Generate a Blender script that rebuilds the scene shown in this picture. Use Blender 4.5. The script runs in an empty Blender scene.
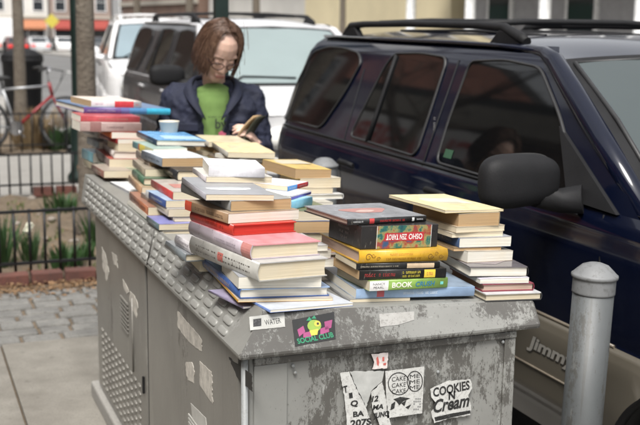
import bpy, bmesh, math, random
from mathutils import Vector as V, Matrix, noise as mnoise
random.seed(7)
R = math.radians
scene = bpy.context.scene
col = scene.collection

# ------------------------------------------------------------------ materials
def new_mat(name):
    m = bpy.data.materials.new(name); m.use_nodes = True
    nt = m.node_tree; b = nt.nodes['Principled BSDF']
    return m, nt, b
def nd(nt, t, **kw):
    n = nt.nodes.new(t)
    for k, v in kw.items():
        if k in n.inputs: n.inputs[k].default_value = v
        else: setattr(n, k, v)
    return n
def c4(c): return (c[0], c[1], c[2], 1)
def coords(nt, scale=(1,1,1), kind='Object'):
    tc = nd(nt, 'ShaderNodeTexCoord'); mp = nd(nt, 'ShaderNodeMapping')
    mp.inputs['Scale'].default_value = scale
    nt.links.new(tc.outputs[kind], mp.inputs[0]); return mp.outputs[0]
def noisef(nt, vec, scale, detail=4, rough=.55):
    n = nd(nt, 'ShaderNodeTexNoise'); n.inputs['Scale'].default_value = scale
    n.inputs['Detail'].default_value = detail; n.inputs['Roughness'].default_value = rough
    nt.links.new(vec, n.inputs['Vector']); return n.outputs['Fac']
def ramp(nt, fac, stops):
    r = nd(nt, 'ShaderNodeValToRGB'); e = r.color_ramp.elements
    while len(e) < len(stops): e.new(.5)
    for i, (p, c) in enumerate(stops):
        e[i].position = p; e[i].color = c4(c) if hasattr(c, '__len__') else (c, c, c, 1)
    nt.links.new(fac, r.inputs[0]); return r.outputs[0]
def mixc(nt, fac, a, b):
    m = nd(nt, 'ShaderNodeMix', data_type='RGBA')
    if isinstance(fac, float): m.inputs[0].default_value = fac
    else: nt.links.new(fac, m.inputs[0])
    for i, x in ((6, a), (7, b)):
        if hasattr(x, '__len__'): m.inputs[i].default_value = c4(x)
        else: nt.links.new(x, m.inputs[i])
    return m.outputs[2]
def bump(nt, b, h, strength=.3, dist=.01):
    n = nd(nt, 'ShaderNodeBump'); n.inputs['Strength'].default_value = strength
    n.inputs['Distance'].default_value = dist
    nt.links.new(h, n.inputs['Height']); nt.links.new(n.outputs[0], b.inputs['Normal'])
_mc = {}
def M(name, c, rough=.6, metal=0, var=.18, scale=9, bmp=.12, bscale=None, coat=0, spec=.5, emit=None):
    if name in _mc: return _mc[name]
    m, nt, b = new_mat(name)
    v = coords(nt); f = noisef(nt, v, scale, 5)
    lo = [x*(1-var) for x in c]; hi = [min(1, x*(1+var)) for x in c]
    nt.links.new(ramp(nt, f, [(.3, lo), (.7, hi)]), b.inputs['Base Color'])
    b.inputs['Roughness'].default_value = rough; b.inputs['Metallic'].default_value = metal
    b.inputs['Coat Weight'].default_value = coat; b.inputs['Coat Roughness'].default_value = .03
    b.inputs['Specular IOR Level'].default_value = spec
    if bmp: bump(nt, b, noisef(nt, v, bscale or scale*6, 4), bmp, .004)
    if emit:
        b.inputs['Emission Color'].default_value = c4(c); b.inputs['Emission Strength'].default_value = emit
    _mc[name] = m; return m
def speckle(name, c1, c2, c3, s1=3, s2=90, rough=.9, bmp=.4, dist=.004):
    if name in _mc: return _mc[name]
    m, nt, b = new_mat(name); v = coords(nt)
    big = ramp(nt, noisef(nt, v, s1, 6, .65), [(.3, c1), (.7, c2)])
    fine = noisef(nt, v, s2, 3, .7)
    mask = ramp(nt, fine, [(.52, 0.), (.68, 1.)])
    mm = nd(nt, 'ShaderNodeMath', operation='MULTIPLY'); nt.links.new(mask, mm.inputs[0]); mm.inputs[1].default_value = .6
    sp = nd(nt, 'ShaderNodeMath', operation='MULTIPLY'); nt.links.new(ramp(nt, noisef(nt, v, s1*4.5, 3, .5), [(.66, 0.), (.71, 1.)]), sp.inputs[0]); sp.inputs[1].default_value = .45
    big = mixc(nt, sp.outputs[0], big, [x*.8 for x in c3])
    nt.links.new(mixc(nt, mm.outputs[0], big, c3), b.inputs['Base Color'])
    b.inputs['Roughness'].default_value = rough
    bump(nt, b, fine, bmp, dist); _mc[name] = m; return m

def worn_paint(name, base, dark, light, streak=(1,1,.25), amount=.5, rough=.5):
    m, nt, b = new_mat(name)
    v = coords(nt); vs = coords(nt, streak)
    n1 = noisef(nt, vs, 7, 8, .72); n2 = noisef(nt, v, 60, 5, .7); n3 = noisef(nt, v, 2.3, 5, .6)
    sharp = noisef(nt, coords(nt, (1,1,.45)), 26, 12, .84); fine = noisef(nt, coords(nt, (1,1,.6)), 120, 6, .75); strk = noisef(nt, coords(nt, (38,38,1.1)), 1, 6, .6)
    tone = ramp(nt, n3, [(.3, [x*.8 for x in base]), (.7, [x*1.15 for x in base])])
    pale = ramp(nt, noisef(nt, vs, 7, 10, .78), [(.57, 0.), (.59, 1.)])
    a = nd(nt, 'ShaderNodeMath', operation='MULTIPLY'); nt.links.new(pale, a.inputs[0]); a.inputs[1].default_value = .55
    c1 = mixc(nt, a.outputs[0], tone, light)
    def mth(op, x, y, z=None):
        q = nd(nt, 'ShaderNodeMath', operation=op)
        for i, k in enumerate((x, y, z)):
            if k is None: continue
            if isinstance(k, float): q.inputs[i].default_value = k
            else: nt.links.new(k, q.inputs[i])
        return q.outputs[0]
    # worn regions come and go; inside them the paint is flaked, speckled and streaked
    region = ramp(nt, noisef(nt, vs, 3.4, 6, .6), [(.62-amount*.36, 0.), (.74-amount*.30, 1.)])
    flake = ramp(nt, mth('MULTIPLY_ADD', region, .20, sharp), [(.655, 0.), (.675, 1.)])
    spk = ramp(nt, mth('MULTIPLY_ADD', region, .13, fine), [(.66, 0.), (.70, 1.)])
    st_ = ramp(nt, mth('MULTIPLY_ADD', region, .06, strk), [(.64, 0.), (.69, .6)])
    wear = mth('MAXIMUM', mth('MAXIMUM', flake, spk), st_)
    w2 = nd(nt, 'ShaderNodeMath', operation='MULTIPLY'); nt.links.new(wear, w2.inputs[0]); w2.inputs[1].default_value = .78
    nt.links.new(mixc(nt, w2.outputs[0], c1, dark), b.inputs['Base Color'])
    b.inputs['Roughness'].default_value = rough; b.inputs['Metallic'].default_value = .1
    bump(nt, b, n2, .15, .003); return m

# ------------------------------------------------------------------ geometry helpers
def bm_new(): return bmesh.new()
def box(bm, x0, x1, y0, y1, z0, z1, mi=0, mat=None):
    vs = [V((x, y, z)) for x in (x0, x1) for y in (y0, y1) for z in (z0, z1)]
    if mat is not None: vs = [mat @ p for p in vs]
    vs = [bm.verts.new(p) for p in vs]
    for f in ((0,1,3,2),(4,6,7,5),(0,4,5,1),(2,3,7,6),(0,2,6,4),(1,5,7,3)):
        fc = bm.faces.new([vs[i] for i in f]); fc.material_index = mi
    return vs
def tube(bm, pts, r, n=8, closed=False, cap=True, flat=1.0):
    pts = [V(p) for p in pts]; rings = []; m = len(pts)
    for i, p in enumerate(pts):
        a = pts[(i-1) % m] if (closed or i) else p; c = pts[(i+1) % m] if (closed or i < m-1) else p
        d = (c-a).normalized() if (c-a).length > 1e-9 else V((0,0,1))
        u = d.cross(V((0,0,1)));
        if u.length < .05: u = d.cross(V((0,1,0)))
        u.normalize(); w = d.cross(u)
        rr = r[i] if hasattr(r, '__len__') else r
        rings.append([bm.verts.new(p+u*math.cos(t)*rr+w*math.sin(t)*rr*flat) for t in [2*math.pi*k/n for k in range(n)]])
    for i in range(m if closed else m-1):
        A, B = rings[i], rings[(i+1) % m]
        for k in range(n): bm.faces.new((A[k], A[(k+1) % n], B[(k+1) % n], B[k])).smooth = True
    if cap and not closed:
        bm.faces.new(rings[0][::-1]); bm.faces.new(rings[-1])
def lathe(bm, prof, c=(0,0,0), n=32, axis='z', smooth=True):
    c = V(c); rings = []
    for r, h in prof:
        ring = []
        for k in range(n):
            t = 2*math.pi*k/n
            p = V((r*math.cos(t), r*math.sin(t), h)) if axis == 'z' else (V((h, r*math.cos(t), r*math.sin(t))) if axis == 'x' else V((r*math.cos(t), h, r*math.sin(t))))
            ring.append(bm.verts.new(c+p))
        rings.append(ring)
    for A, B in zip(rings, rings[1:]):
        for k in range(n): bm.faces.new((A[k], A[(k+1) % n], B[(k+1) % n], B[k])).smooth = smooth
    bm.faces.new(rings[0][::-1]); bm.faces.new(rings[-1])
def grid(bm, rows, smooth=True, mi=0):
    vr = [[bm.verts.new(V(p)) for p in r] for r in rows]
    for A, B in zip(vr, vr[1:]):
        for k in range(len(A)-1):
            try:
                f = bm.faces.new((A[k], A[k+1], B[k+1], B[k])); f.smooth = smooth; f.material_index = mi
            except ValueError: pass
    return vr
def ball(bm, c, rx, ry=None, rz=None, seg=20, mat=None):
    ry = ry or rx; rz = rz or rx
    m = Matrix.Translation(V(c)) @ (mat or Matrix()) @ Matrix.Diagonal((rx, ry, rz, 1))
    r = bmesh.ops.create_uvsphere(bm, u_segments=seg, v_segments=max(8, seg//2), radius=1, matrix=m)
    for v in r['verts']:
        for f in v.link_faces: f.smooth = True
def capsule(bm, p, q, r1, r2, n=14):
    p, q = V(p), V(q); d = (q-p); L = d.length; d = d.normalized()
    u = d.cross(V((0,0,1)));
    if u.length < .05: u = d.cross(V((0,1,0)))
    u.normalize(); w = d.cross(u); rings = []
    for k in range(1, 5):
        t = math.pi/2*(1-k/4); rings.append((p-d*r1*math.sin(t), r1*math.cos(t)))
    for k in range(0, 4):
        t = math.pi/2*k/4; rings.append((q+d*r2*math.sin(t), r2*math.cos(t)))
    a = bm.verts.new(p-d*r1); e = bm.verts.new(q+d*r2); vr = []
    for c, r in rings: vr.append([bm.verts.new(c+u*math.cos(t)*r+w*math.sin(t)*r) for t in [2*math.pi*k/n for k in range(n)]])
    for A, B in zip(vr, vr[1:]):
        for k in range(n): bm.faces.new((A[k], A[(k+1) % n], B[(k+1) % n], B[k])).smooth = True
    for k in range(n):
        bm.faces.new((a, vr[0][(k+1) % n], vr[0][k])); bm.faces.new((e, vr[-1][k], vr[-1][(k+1) % n]))
def prism(bm, poly, h0, h1, plane='xz', mi=0):
    def P(a, b, h): return V((a, h, b)) if plane == 'xz' else (V((h, a, b)) if plane == 'yz' else V((a, b, h)))
    A = [bm.verts.new(P(a, b, h0)) for a, b in poly]; B = [bm.verts.new(P(a, b, h1)) for a, b in poly]
    n = len(poly)
    for k in range(n): bm.faces.new((A[k], A[(k+1) % n], B[(k+1) % n], B[k])).material_index = mi
    bm.faces.new(A[::-1]).material_index = mi; bm.faces.new(B).material_index = mi
def offset_of(o):
    p = V((0,0,0))
    while o: p = p+V(o.location); o = o.parent
    return p
def obj(name, bm, mats, parent=None, label=None, bevel=0, fix=True, local=False):
    """link bm as one mesh; its coordinates are world ones, turned into the parent's"""
    if parent is not None and not local:
        off = offset_of(parent)
        for v in bm.verts: v.co -= off
    if fix: bmesh.ops.recalc_face_normals(bm, faces=bm.faces)
    me = bpy.data.meshes.new(name); bm.to_mesh(me); bm.free()
    for m in (mats if isinstance(mats, (list, tuple)) else [mats]): me.materials.append(m)
    o = bpy.data.objects.new(name, me); col.objects.link(o)
    if parent is not None: o.parent = parent
    if label: o['label'] = label
    if bevel:
        b = o.modifiers.new('bevel', 'BEVEL'); b.width = bevel; b.segments = 2; b.limit_method = 'ANGLE'; b.angle_limit = R(40)
    return o
def tag(o, label, cat, group=None):
    o['label'] = label; o['category'] = cat
    if group: o['group'] = group
    return o
def thing(name, label, cat, loc=(0,0,0), group=None):
    o = bpy.data.objects.new(name, None); col.objects.link(o); o.location = loc; o.empty_display_size = .1
    return tag(o, label, cat, group)
def struct(name, bm, m, kind='structure'):
    o = obj(name, bm, m); o['kind'] = kind; return o
def copy_tree(o, parent=None):
    c = o.copy(); col.objects.link(c); c.parent = parent
    for ch in list(o.children): copy_tree(ch, c)
    return c
def top_mesh(name, bm, m, label, cat, loc=None, group=None, bevel=0):
    if loc is not None:
        for v in bm.verts: v.co -= V(loc)
    o = obj(name, bm, m, bevel=bevel)
    if loc is not None: o.location = loc
    return tag(o, label, cat, group)
_tc = [0]
def text_bm(s, size, extrude=.0004, bold=0, shear=0, width=1.0, spacing=1.0):
    """filled text in local xy plane, centred on the origin"""
    cu = bpy.data.curves.new('t', 'FONT'); cu.body = s; cu.size = size; cu.extrude = extrude
    cu.offset = bold; cu.shear = shear; cu.align_x = 'CENTER'; cu.align_y = 'CENTER'; cu.resolution_u = 3
    cu.space_character = spacing
    o = bpy.data.objects.new('t', cu); col.objects.link(o)
    dg = bpy.context.evaluated_depsgraph_get(); dg.update()
    me = bpy.data.meshes.new_from_object(o.evaluated_get(dg))
    bm = bmesh.new(); bm.from_mesh(me); bpy.data.meshes.remove(me)
    bpy.data.objects.remove(o); bpy.data.curves.remove(cu)
    if width != 1.0:
        for v in bm.verts: v.co.x *= width
    return bm
def fit_text(s, w, h, **kw):
    bm = text_bm(s, 1.0, extrude=0, **kw)
    xs = [v.co.x for v in bm.verts]; ys = [v.co.y for v in bm.verts]
    cx, cy = (min(xs)+max(xs))/2, (min(ys)+max(ys))/2
    sx, sy = w/(max(xs)-min(xs)), h/(max(ys)-min(ys))
    for v in bm.verts: v.co = V(((v.co.x-cx)*sx, (v.co.y-cy)*sy, 0))
    return bm
def place_bm(bm, o, ex, ey):
    """map local xy to o + x*ex + y*ey"""
    o, ex, ey = V(o), V(ex).normalized(), V(ey).normalized(); ez = ex.cross(ey)
    for v in bm.verts: v.co = o+ex*v.co.x+ey*v.co.y+ez*v.co.z
    return bm
def merge(bm, other):
    me = bpy.data.meshes.new('m'); other.to_mesh(me); other.free(); bm.from_mesh(me); bpy.data.meshes.remove(me)

# ------------------------------------------------------------------ camera, world, light
F_, P_, YAW, ROLL, H_ = 1075., R(10.1), R(21.4), R(0.7), 1.66
fw = V((math.sin(YAW)*math.cos(P_), math.cos(YAW)*math.cos(P_), -math.sin(P_)))
rt0 = V((math.cos(YAW), -math.sin(YAW), 0)); up0 = rt0.cross(fw)
rt = rt0*math.cos(ROLL)+up0*math.sin(ROLL); up = rt.cross(fw)
cam_d = bpy.data.cameras.new('camera'); cam = bpy.data.objects.new('camera', cam_d); col.objects.link(cam)
cam.matrix_world = Matrix(((rt.x, up.x, -fw.x, 0), (rt.y, up.y, -fw.y, 0), (rt.z, up.z, -fw.z, H_), (0,0,0,1)))
cam_d.sensor_width = 36; cam_d.lens = 36*F_/640; cam_d.clip_end = 600; cam_d.clip_start = .05
cam_d.dof.use_dof = True; cam_d.dof.focus_distance = 2.75; cam_d.dof.aperture_fstop = 5.0
scene.camera = cam
w = bpy.data.worlds.new("World"); scene.world = w; w.use_nodes = True
nt = w.node_tree; bg = nt.nodes['Background']
sky = nt.nodes.new('ShaderNodeTexSky'); sky.sky_type = 'NISHITA'; sky.sun_disc = False
SUN_EL, SUN_AZ = R(58), R(-150)
sky.sun_elevation = SUN_EL; sky.sun_rotation = SUN_AZ; sky.air_density = 1.0; sky.dust_density = 4; sky.ozone_density = 1
hs = nt.nodes.new('ShaderNodeHueSaturation'); hs.inputs['Saturation'].default_value = .12
nt.links.new(sky.outputs[0], hs.inputs['Color']); nt.links.new(hs.outputs[0], bg.inputs[0]); bg.inputs[1].default_value = .125
sd = bpy.data.lights.new('sun', 'SUN'); sd.energy = 1.9; sd.angle = R(25); sd.color = (1, .96, .9)
so = bpy.data.objects.new('sun', sd); col.objects.link(so)
sv = V((math.sin(SUN_AZ)*math.cos(SUN_EL), math.cos(SUN_AZ)*math.cos(SUN_EL), math.sin(SUN_EL)))   # towards the sun
so.rotation_euler = sv.to_track_quat('Z', 'Y').to_euler()
scene.view_settings.view_transform = 'Standard'; scene.view_settings.look = 'None'
scene.view_settings.gamma = 1; scene.view_settings.exposure = 1.02
scene.render.engine = 'CYCLES'

# ------------------------------------------------------------------ common materials
black_iron = M('black_iron', (.012,.012,.013), .45, .3)
black_plastic = M('black_plastic', (.011,.011,.012), .62, bmp=.2, bscale=250, spec=.25)
rubber = M('rubber', (.02,.02,.02), .75)
chrome = M('chrome', (.6,.6,.62), .2, 1, bmp=0)
white_paint = M('white_paint', (.75,.75,.74), .5)
galv = speckle('galvanised_steel', (.20,.21,.21), (.30,.31,.31), (.13,.125,.11), 5, 40, .5, .1)
bark = speckle('bark', (.10,.08,.062), (.17,.145,.115), (.05,.04,.03), 9, 30, .95, 1, .02)
twig = M('twig_bark', (.085,.065,.05), .9)
glass_dark = M('tinted_glass', (.003,.0035,.004), .04, 0, .1, 3, 0, spec=.36)
glass_sky_tint = M('windscreen_glass', (.05,.062,.063), .05, 0, .08, 1.2, 0, spec=.8)  # teal base colour stands in for part of the reflected sky
pane = M('window_glass', (.03,.035,.04), .06, 0, .3, .8, 0, spec=.8)
soil = speckle('soil', (.10,.075,.05), (.19,.145,.10), (.28,.22,.15), 7, 60, .95, 1, .02)
concrete = speckle('concrete', (.15,.138,.118), (.255,.24,.21), (.11,.10,.085), 3.4, 110, .9, .35)
concrete_dark = speckle('concrete_far', (.24,.23,.21), (.31,.30,.28), (.18,.17,.16), 1.2, 60, .9, .3)
asphalt = speckle('asphalt', (.095,.095,.095), (.15,.15,.148), (.2,.2,.2), .7, 80, .85, .4)
kerbstone = speckle('kerbstone', (.25,.24,.23), (.36,.35,.33), (.15,.15,.14), 3, 70, .85, .4)
redbrick = speckle('red_brick', (.075,.035,.028), (.15,.056,.042), (.05,.04,.035), 6, 50, .9, .6)
green_leaf = M('green_leaf', (.03,.07,.02), .5, var=.35)
dry_leaf = M('dry_leaf', (.20,.12,.06), .8, var=.4)
lamp_red = M('red_lamp', (.55,.02,.015), .3, emit=.6)
lamp_white = M('white_lamp', (.9,.88,.8), .2)
# ------------------------------------------------------------------ ground
bm = bm_new(); box(bm, -400, 400, -300, 400, -5.2, -5.0); struct('ground', bm, soil)
# carriageway, level at first and then falling away down the hill
def road_z(y): return -.13 if y < 20 else -.13-(y-20)*.0165
bm = bm_new(); ys = [-30, 0, 10, 20, 30, 45, 60, 80, 100, 120, 150, 200]
grid(bm, [[(x, y, road_z(y)) for x in (2.16, 6, 11.4)] for y in ys], False); struct('road', bm, asphalt)
bm = bm_new(); grid(bm, [[(x, y, road_z(y)-.01) for x in (-60, 2.0, 2.2)] for y in (52, 60, 80, 100, 150, 200)], False)
grid(bm, [[(x, y, road_z(y)-.012) for x in (11.3, 15, 90)] for y in (70, 80, 100, 150, 200)], False); struct('crossing_street', bm, asphalt)
bm = bm_new()
for i in range(14): box(bm, 6.55, 6.67, 2+i*7, 5+i*7, 0, .004)
for v in bm.verts: v.co.z += road_z(v.co.y)+.004
struct('lane_marking', bm, M('road_paint', (.6,.6,.57), .7))
bm = bm_new(); y = -12
rows = []
while y < 52:
    L = 1.5; z = road_z(y)+.13
    vs = box(bm, 2.0, 2.155, y+.003, y+L-.003, -.4, 0)
    for v in vs: v.co.z += road_z(v.co.y)+.13
    y += L
struct('kerb', bm, kerbstone)
# pavement sheets: slabs near the camera, stone setts, tree pits, paving beyond
def sheet(name, x0, x1, y0, y1, z, m):
    bm = bm_new(); box(bm, x0, x1, y0, y1, z-.15, z); return struct(name, bm, m)
bm = bm_new()
for ix in range(-4, 2):
    for iy in range(-8, 4):
        x0 = .42+ix*1.58; y0 = 5.56-(4-iy)*1.52
        if iy == 3: pass
        box(bm, x0+.006, min(x0+1.574, 1.995), y0+.006, y0+1.514, -.15, random.uniform(-.002, .002))
struct('pavement_slabs', bm, concrete)
sheet('pavement_bed', -6, 1.995, -12, 10.3, -.02, soil)
bm = bm_new()
y = 5.57
for row in range(8):
    d = random.uniform(.12, .15); x = -1.5+random.uniform(0, .15)
    while x < 1.95:
        wd = random.uniform(.15, .24)
        if x+wd > 1.98: wd = 1.98-x
        if wd > .06:
            m4 = Matrix.Translation(V((x+wd/2, y+d/2, random.uniform(-.006, .004)))) @ Matrix.Rotation(random.uniform(-.02,.02), 4, 'Z') @ Matrix.Rotation(random.uniform(-.02,.02), 4, 'X')
            box(bm, -wd/2+.009, wd/2-.009, -d/2+.009, d/2-.009, -.1, 0, mat=m4)
        x += wd
    y += d+.005
SETT_END = y
setts = speckle('sett_stone', (.12,.118,.112), (.21,.205,.19), (.08,.075,.066), 7, 60, .85, .5)
o = struct('stone_setts', bm, setts); b = o.modifiers.new('b', 'BEVEL'); b.width = .012; b.segments = 2
sheet('paving', -6, 1.995, 10.45, 13.6, -.004, concrete_dark)
sheet('far_pavement', -6, 1.995, 16.3, 52, -.004, concrete_dark)
# litter of soil and leaves between the stones and the brick edging
bm = bm_new()
for i in range(2600):
    x = random.uniform(-.2, 1.98); y = random.gauss(6.70, .09) if i % 3 else random.uniform(6.7, 10.2)
    s = random.uniform(.006, .022); a = random.uniform(0, 6.28)
    m4 = Matrix.Translation(V((x, y, random.uniform(0,.012)))) @ Matrix.Rotation(a, 4, 'Z') @ Matrix.Rotation(random.uniform(-.6,.6), 4, 'X')
    vs = [bm.verts.new(m4 @ V(p)) for p in ((-s,0,0),(0,-s*.5,.004),(s,0,0),(0,s*.5,.003))]; bm.faces.new(vs)
struct('leaf_litter', bm, dry_leaf, 'stuff')

# tree pits ---------------------------------------------------------
bm = bm_new()
def soil_patch(x0, x1, y0, y1):
    nx, ny = 30, 40
    grid(bm, [[(x0+(x1-x0)*i/nx, y0+(y1-y0)*j/ny, .0+.05*mnoise.noise(V((i*.4, j*.4, y0)))+.02*mnoise.noise(V((i*1.3, j*1.3, y0)))) for i in range(nx+1)] for j in range(ny+1)])
soil_patch(-1.5, 1.95, 6.9, 10.3); soil_patch(-1.5, 1.95, 13.7, 16.2)
struct('pit_soil', bm, soil)

def fence(label, y, x0, x1, h, sp, brick=True, base=.1):
    t = thing('tree_pit_fence', label, 'fence', ((x0+x1)/2, y, 0))
    bm = bm_new(); box(bm, x0, x1, y-.008, y+.008, h-.034, h-.016); obj('top_rail', bm, black_iron, t)
    bm = bm_new(); box(bm, x0, x1, y-.008, y+.008, base, base+.018); obj('bottom_rail', bm, black_iron, t)
    x = x0+.03
    while x < x1:
        bm = bm_new(); lx = random.uniform(-.004,.004)
        tube(bm, [(x, y, .02 if brick else 0), (x+lx, y, h-.01)], .0092, 6); obj('picket', bm, black_iron, t); x += sp
    for xx in (x0, x1):
        bm = bm_new(); box(bm, xx-.012, xx+.012, y-.012, y+.012, 0, h+.01); ball(bm, (xx, y, h+.02), .016, seg=10); obj('post', bm, black_iron, t)
    return t
fence('near black iron fence with short pickets in front of the planted soil', 6.95, .42, 1.9, .47, .094)
fence('middle black iron fence at the back of the planted soil, below the bicycle', 10.33, .5, 1.93, .42, .098)
fence('farthest black iron fence, just in front of the bicycle wheel', 13.62, .7, 1.93, .52, .13)
def brick_row(label, y, x0, x1, h=.075, gap=0):
    t = thing('brick_edging', label, 'brick edging', ((x0+x1)/2, y, 0)); x = x0
    while x < x1:
        L = .2
        if random.random() >= gap:
            m4 = Matrix.Translation(V((x+L/2, y, h/2+random.uniform(-.006,.006)))) @ Matrix.Rotation(random.uniform(-.05,.05), 4, 'Z') @ Matrix.Rotation(random.uniform(-.04,.04), 4, 'Y')
            bm = bm_new(); box(bm, -.097, .097, -.05, .05, -h/2-.02, h/2, mat=m4); obj('brick', bm, redbrick, t, bevel=.008)
        x += L+.012
brick_row('low red brick edging along the foot of the near iron fence', 6.9, .3, 1.9, .06, .12)
brick_row('low broken red brick edging along the foot of the middle iron fence', 10.38, .5, 1.9, .07, .3)
# side edging on the kerb side
def blades(bm, c, n, h, spread, w):
    for i in range(n):
        a = random.uniform(0, 6.28); r = random.uniform(0, spread); hh = h*random.uniform(.6, 1.1); ln = random.uniform(.1,.45)*h
        b0 = V(c)+V((r*math.cos(a), r*math.sin(a), 0)); b2 = b0+V((ln*math.cos(a), ln*math.sin(a), hh)); b1 = (b0+b2)/2+V((0,0,hh*.12))
        sd_ = V((-math.sin(a+.7), math.cos(a+.7), 0))*w
        A = [bm.verts.new(p) for p in (b0-sd_, b0+sd_, b1+sd_, b1-sd_)]; bm.faces.new(A)
        T = bm.verts.new(b2); bm.faces.new((A[3], A[2], T))
def plant(name, label, c, n, h, spread, w, m, flowers=0, cat='plant'):
    t = thing(name, label, cat, c)
    bm = bm_new(); blades(bm, c, n, h, spread, w); obj('leaves', bm, m, t)
    for k in range(flowers):
        fx, fy, fz = c[0]+random.uniform(-.06,.06), c[1]+random.uniform(-.05,.05), c[2]+h*random.uniform(.85,1.05)
        bm = bm_new(); tube(bm, [(c[0], c[1], c[2]), (fx, fy, fz)], .004, 5)
        obj('stem', bm, green_leaf, t)
        bm = bm_new()
        for q in range(6):
            a = q*1.047; ball(bm, (fx+.018*math.cos(a), fy-.010-.008*(q%2), fz+.016*math.sin(a)), .013, .005, .010, 8)
        ball(bm, (fx, fy-.022, fz), .008, .012, .008, 8)
        obj('flower', bm, M('petal', (.75,.74,.6), .6), t)
plant('daffodil_clump', 'tall green leaf clump at the left edge behind the near fence', (.60, 7.35, .0), 60, .36, .08, .007, green_leaf)
plant('daffodil', 'green leafy plant with cream white flowers behind the near fence', (.80, 7.5, .0), 50, .24, .07, .006, green_leaf, 2)
plant('weed_clump', 'small low green weed clump in the middle of the soil', (1.15, 7.45, .0), 60, .12, .07, .008, green_leaf)
plant('weed_clump', 'low spreading green weeds close behind the near fence at left', (.98, 7.25, .0), 90, .16, .12, .007, green_leaf)
plant('weed_clump', 'green weeds at the back of the soil near the middle fence', (1.25, 9.3, .0), 90, .18, .16, .009, green_leaf)
plant('daffodil_bud', 'thin plant with one cream flower beside the cabinet corner', (1.28, 7.8, .0), 25, .28, .05, .007, green_leaf, 1)
plant('dry_shrub', 'brown dry grassy clump at left behind the farthest fence', (1.62, 14.2, 0), 260, .5, .26, .012, M('dry_grass', (.24,.17,.09), .9, var=.4), cat='plant')
plant('green_shrub', 'dark green low bush below the bicycle front wheel', (1.9, 13.95, 0), 170, .3, .14, .015, green_leaf)
plant('straw_clump', 'straw coloured grass clump beside the lamp post', (2.0, 14.6, 0), 160, .36, .2, .012, M('dry_grass'+'', (.24,.17,.09), .9))
# grass tufts over the soil
bm = bm_new()
for i in range(170):
    x = random.uniform(.3, 1.9); y = random.uniform(7.1, 10.1); blades(bm, (x, y, 0), 4, random.uniform(.02,.06), .02, .004)
struct('sparse_grass', bm, M('sparse_grass', (.10,.13,.04), .8, var=.4), 'stuff')
bm = bm_new()
for i in range(24):
    x = random.uniform(-.1, 1.9); y = random.uniform(7, 10.2); s = random.uniform(.015, .05)
    ball(bm, (x, y, s*.3), s, s*.8, s*.6, 8)
struct('stones', bm, M('stone', (.24,.21,.18), .9), 'stuff')

# ------------------------------------------------------------------ trees
def tree(name, label, base, h, r, seed, spread=1.0, levels=4, lean=(0,0), group=None, low=2.6):
    rnd = random.Random(seed); t = thing(name, label, 'tree', base, group)
    bt = bm_new(); bc = bm_new(); b0 = V(base)
    top = b0+V((lean[0], lean[1], h*.55))
    pts = [b0+V((0,0,-.05)), b0+V((0,0,.06)), b0+V((lean[0]*.1,0,.35))]+[b0.lerp(top, k/6)+V((rnd.uniform(-1,1)*.1*r, rnd.uniform(-1,1)*.1*r, 0)) for k in range(1, 7)]
    tube(bt, pts, [r*1.75, r*1.4, r*1.1]+[r*(1.03-.06*k) for k in range(1, 7)], 14)
    obj('trunk', bt, bark, t)
    def br(p, d, L, rad, lv):
        q = p; pp = [p]; n = 4
        for k in range(n):
            d = (d+V((rnd.uniform(-1,1), rnd.uniform(-1,1), rnd.uniform(-.4,.7)))*.16).normalized(); q = q+d*L/n; pp.append(q)
        tube(bc, pp, [rad*(1-.14*k) for k in range(n+1)], 5 if lv > 1 else 4, cap=False)
        if lv <= 0: return
        for k in range(3 if lv > 1 else 4):
            i = rnd.randint(1, n); a = rnd.uniform(0, 6.28)
            nd_ = (d*.7+V((math.cos(a), math.sin(a), rnd.uniform(-.1,.6)))*.75*spread).normalized()
            br(pp[i], nd_, L*rnd.uniform(.5,.78), rad*.5, lv-1)
    for k in range(6):
        a = k*1.05+rnd.uniform(-.3,.3); s = b0.lerp(top, min(1, max(low/(h*.55), .72)+.05*k)); 
        br(s, V((math.cos(a)*spread, math.sin(a)*spread, .9)).normalized(), h*.33, r*.5, levels-1)
    br(top, V((0,0,1)), h*.35, r*.6, levels-1)
    obj('crown', bc, twig, t)
    return t
tree('street_tree', 'brown tree trunk standing just right of the dark lamp post', (1.36, 8.45, 0), 8, .078, 3, .8)
tree('street_tree', 'slim bare tree trunk near the left edge, behind the bicycle', (1.545, 15.2, 0), 7, .085, 5, .8)
for i, (x, y, h, r, lb) in enumerate([
    (12.2, 29.5, 9, .10, 'thin bare tree across the road between the white windscreen and dark car roof'),
    (12.3, 38, 10, .16, 'bare tree across the road above the silver car roof'),
    (12.4, 48, 11, .2, 'bare tree far across the road above the hatchless white car'),
    (12.5, 60, 12, .22, 'farthest bare tree of the row across the road')]):
    lb = lb.replace('hatchless ', '')
    tree('bare_tree', lb, (x, y, road_z(y)+.1), h, r, 20+i, 1.1, 4, low=1.6)

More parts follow.
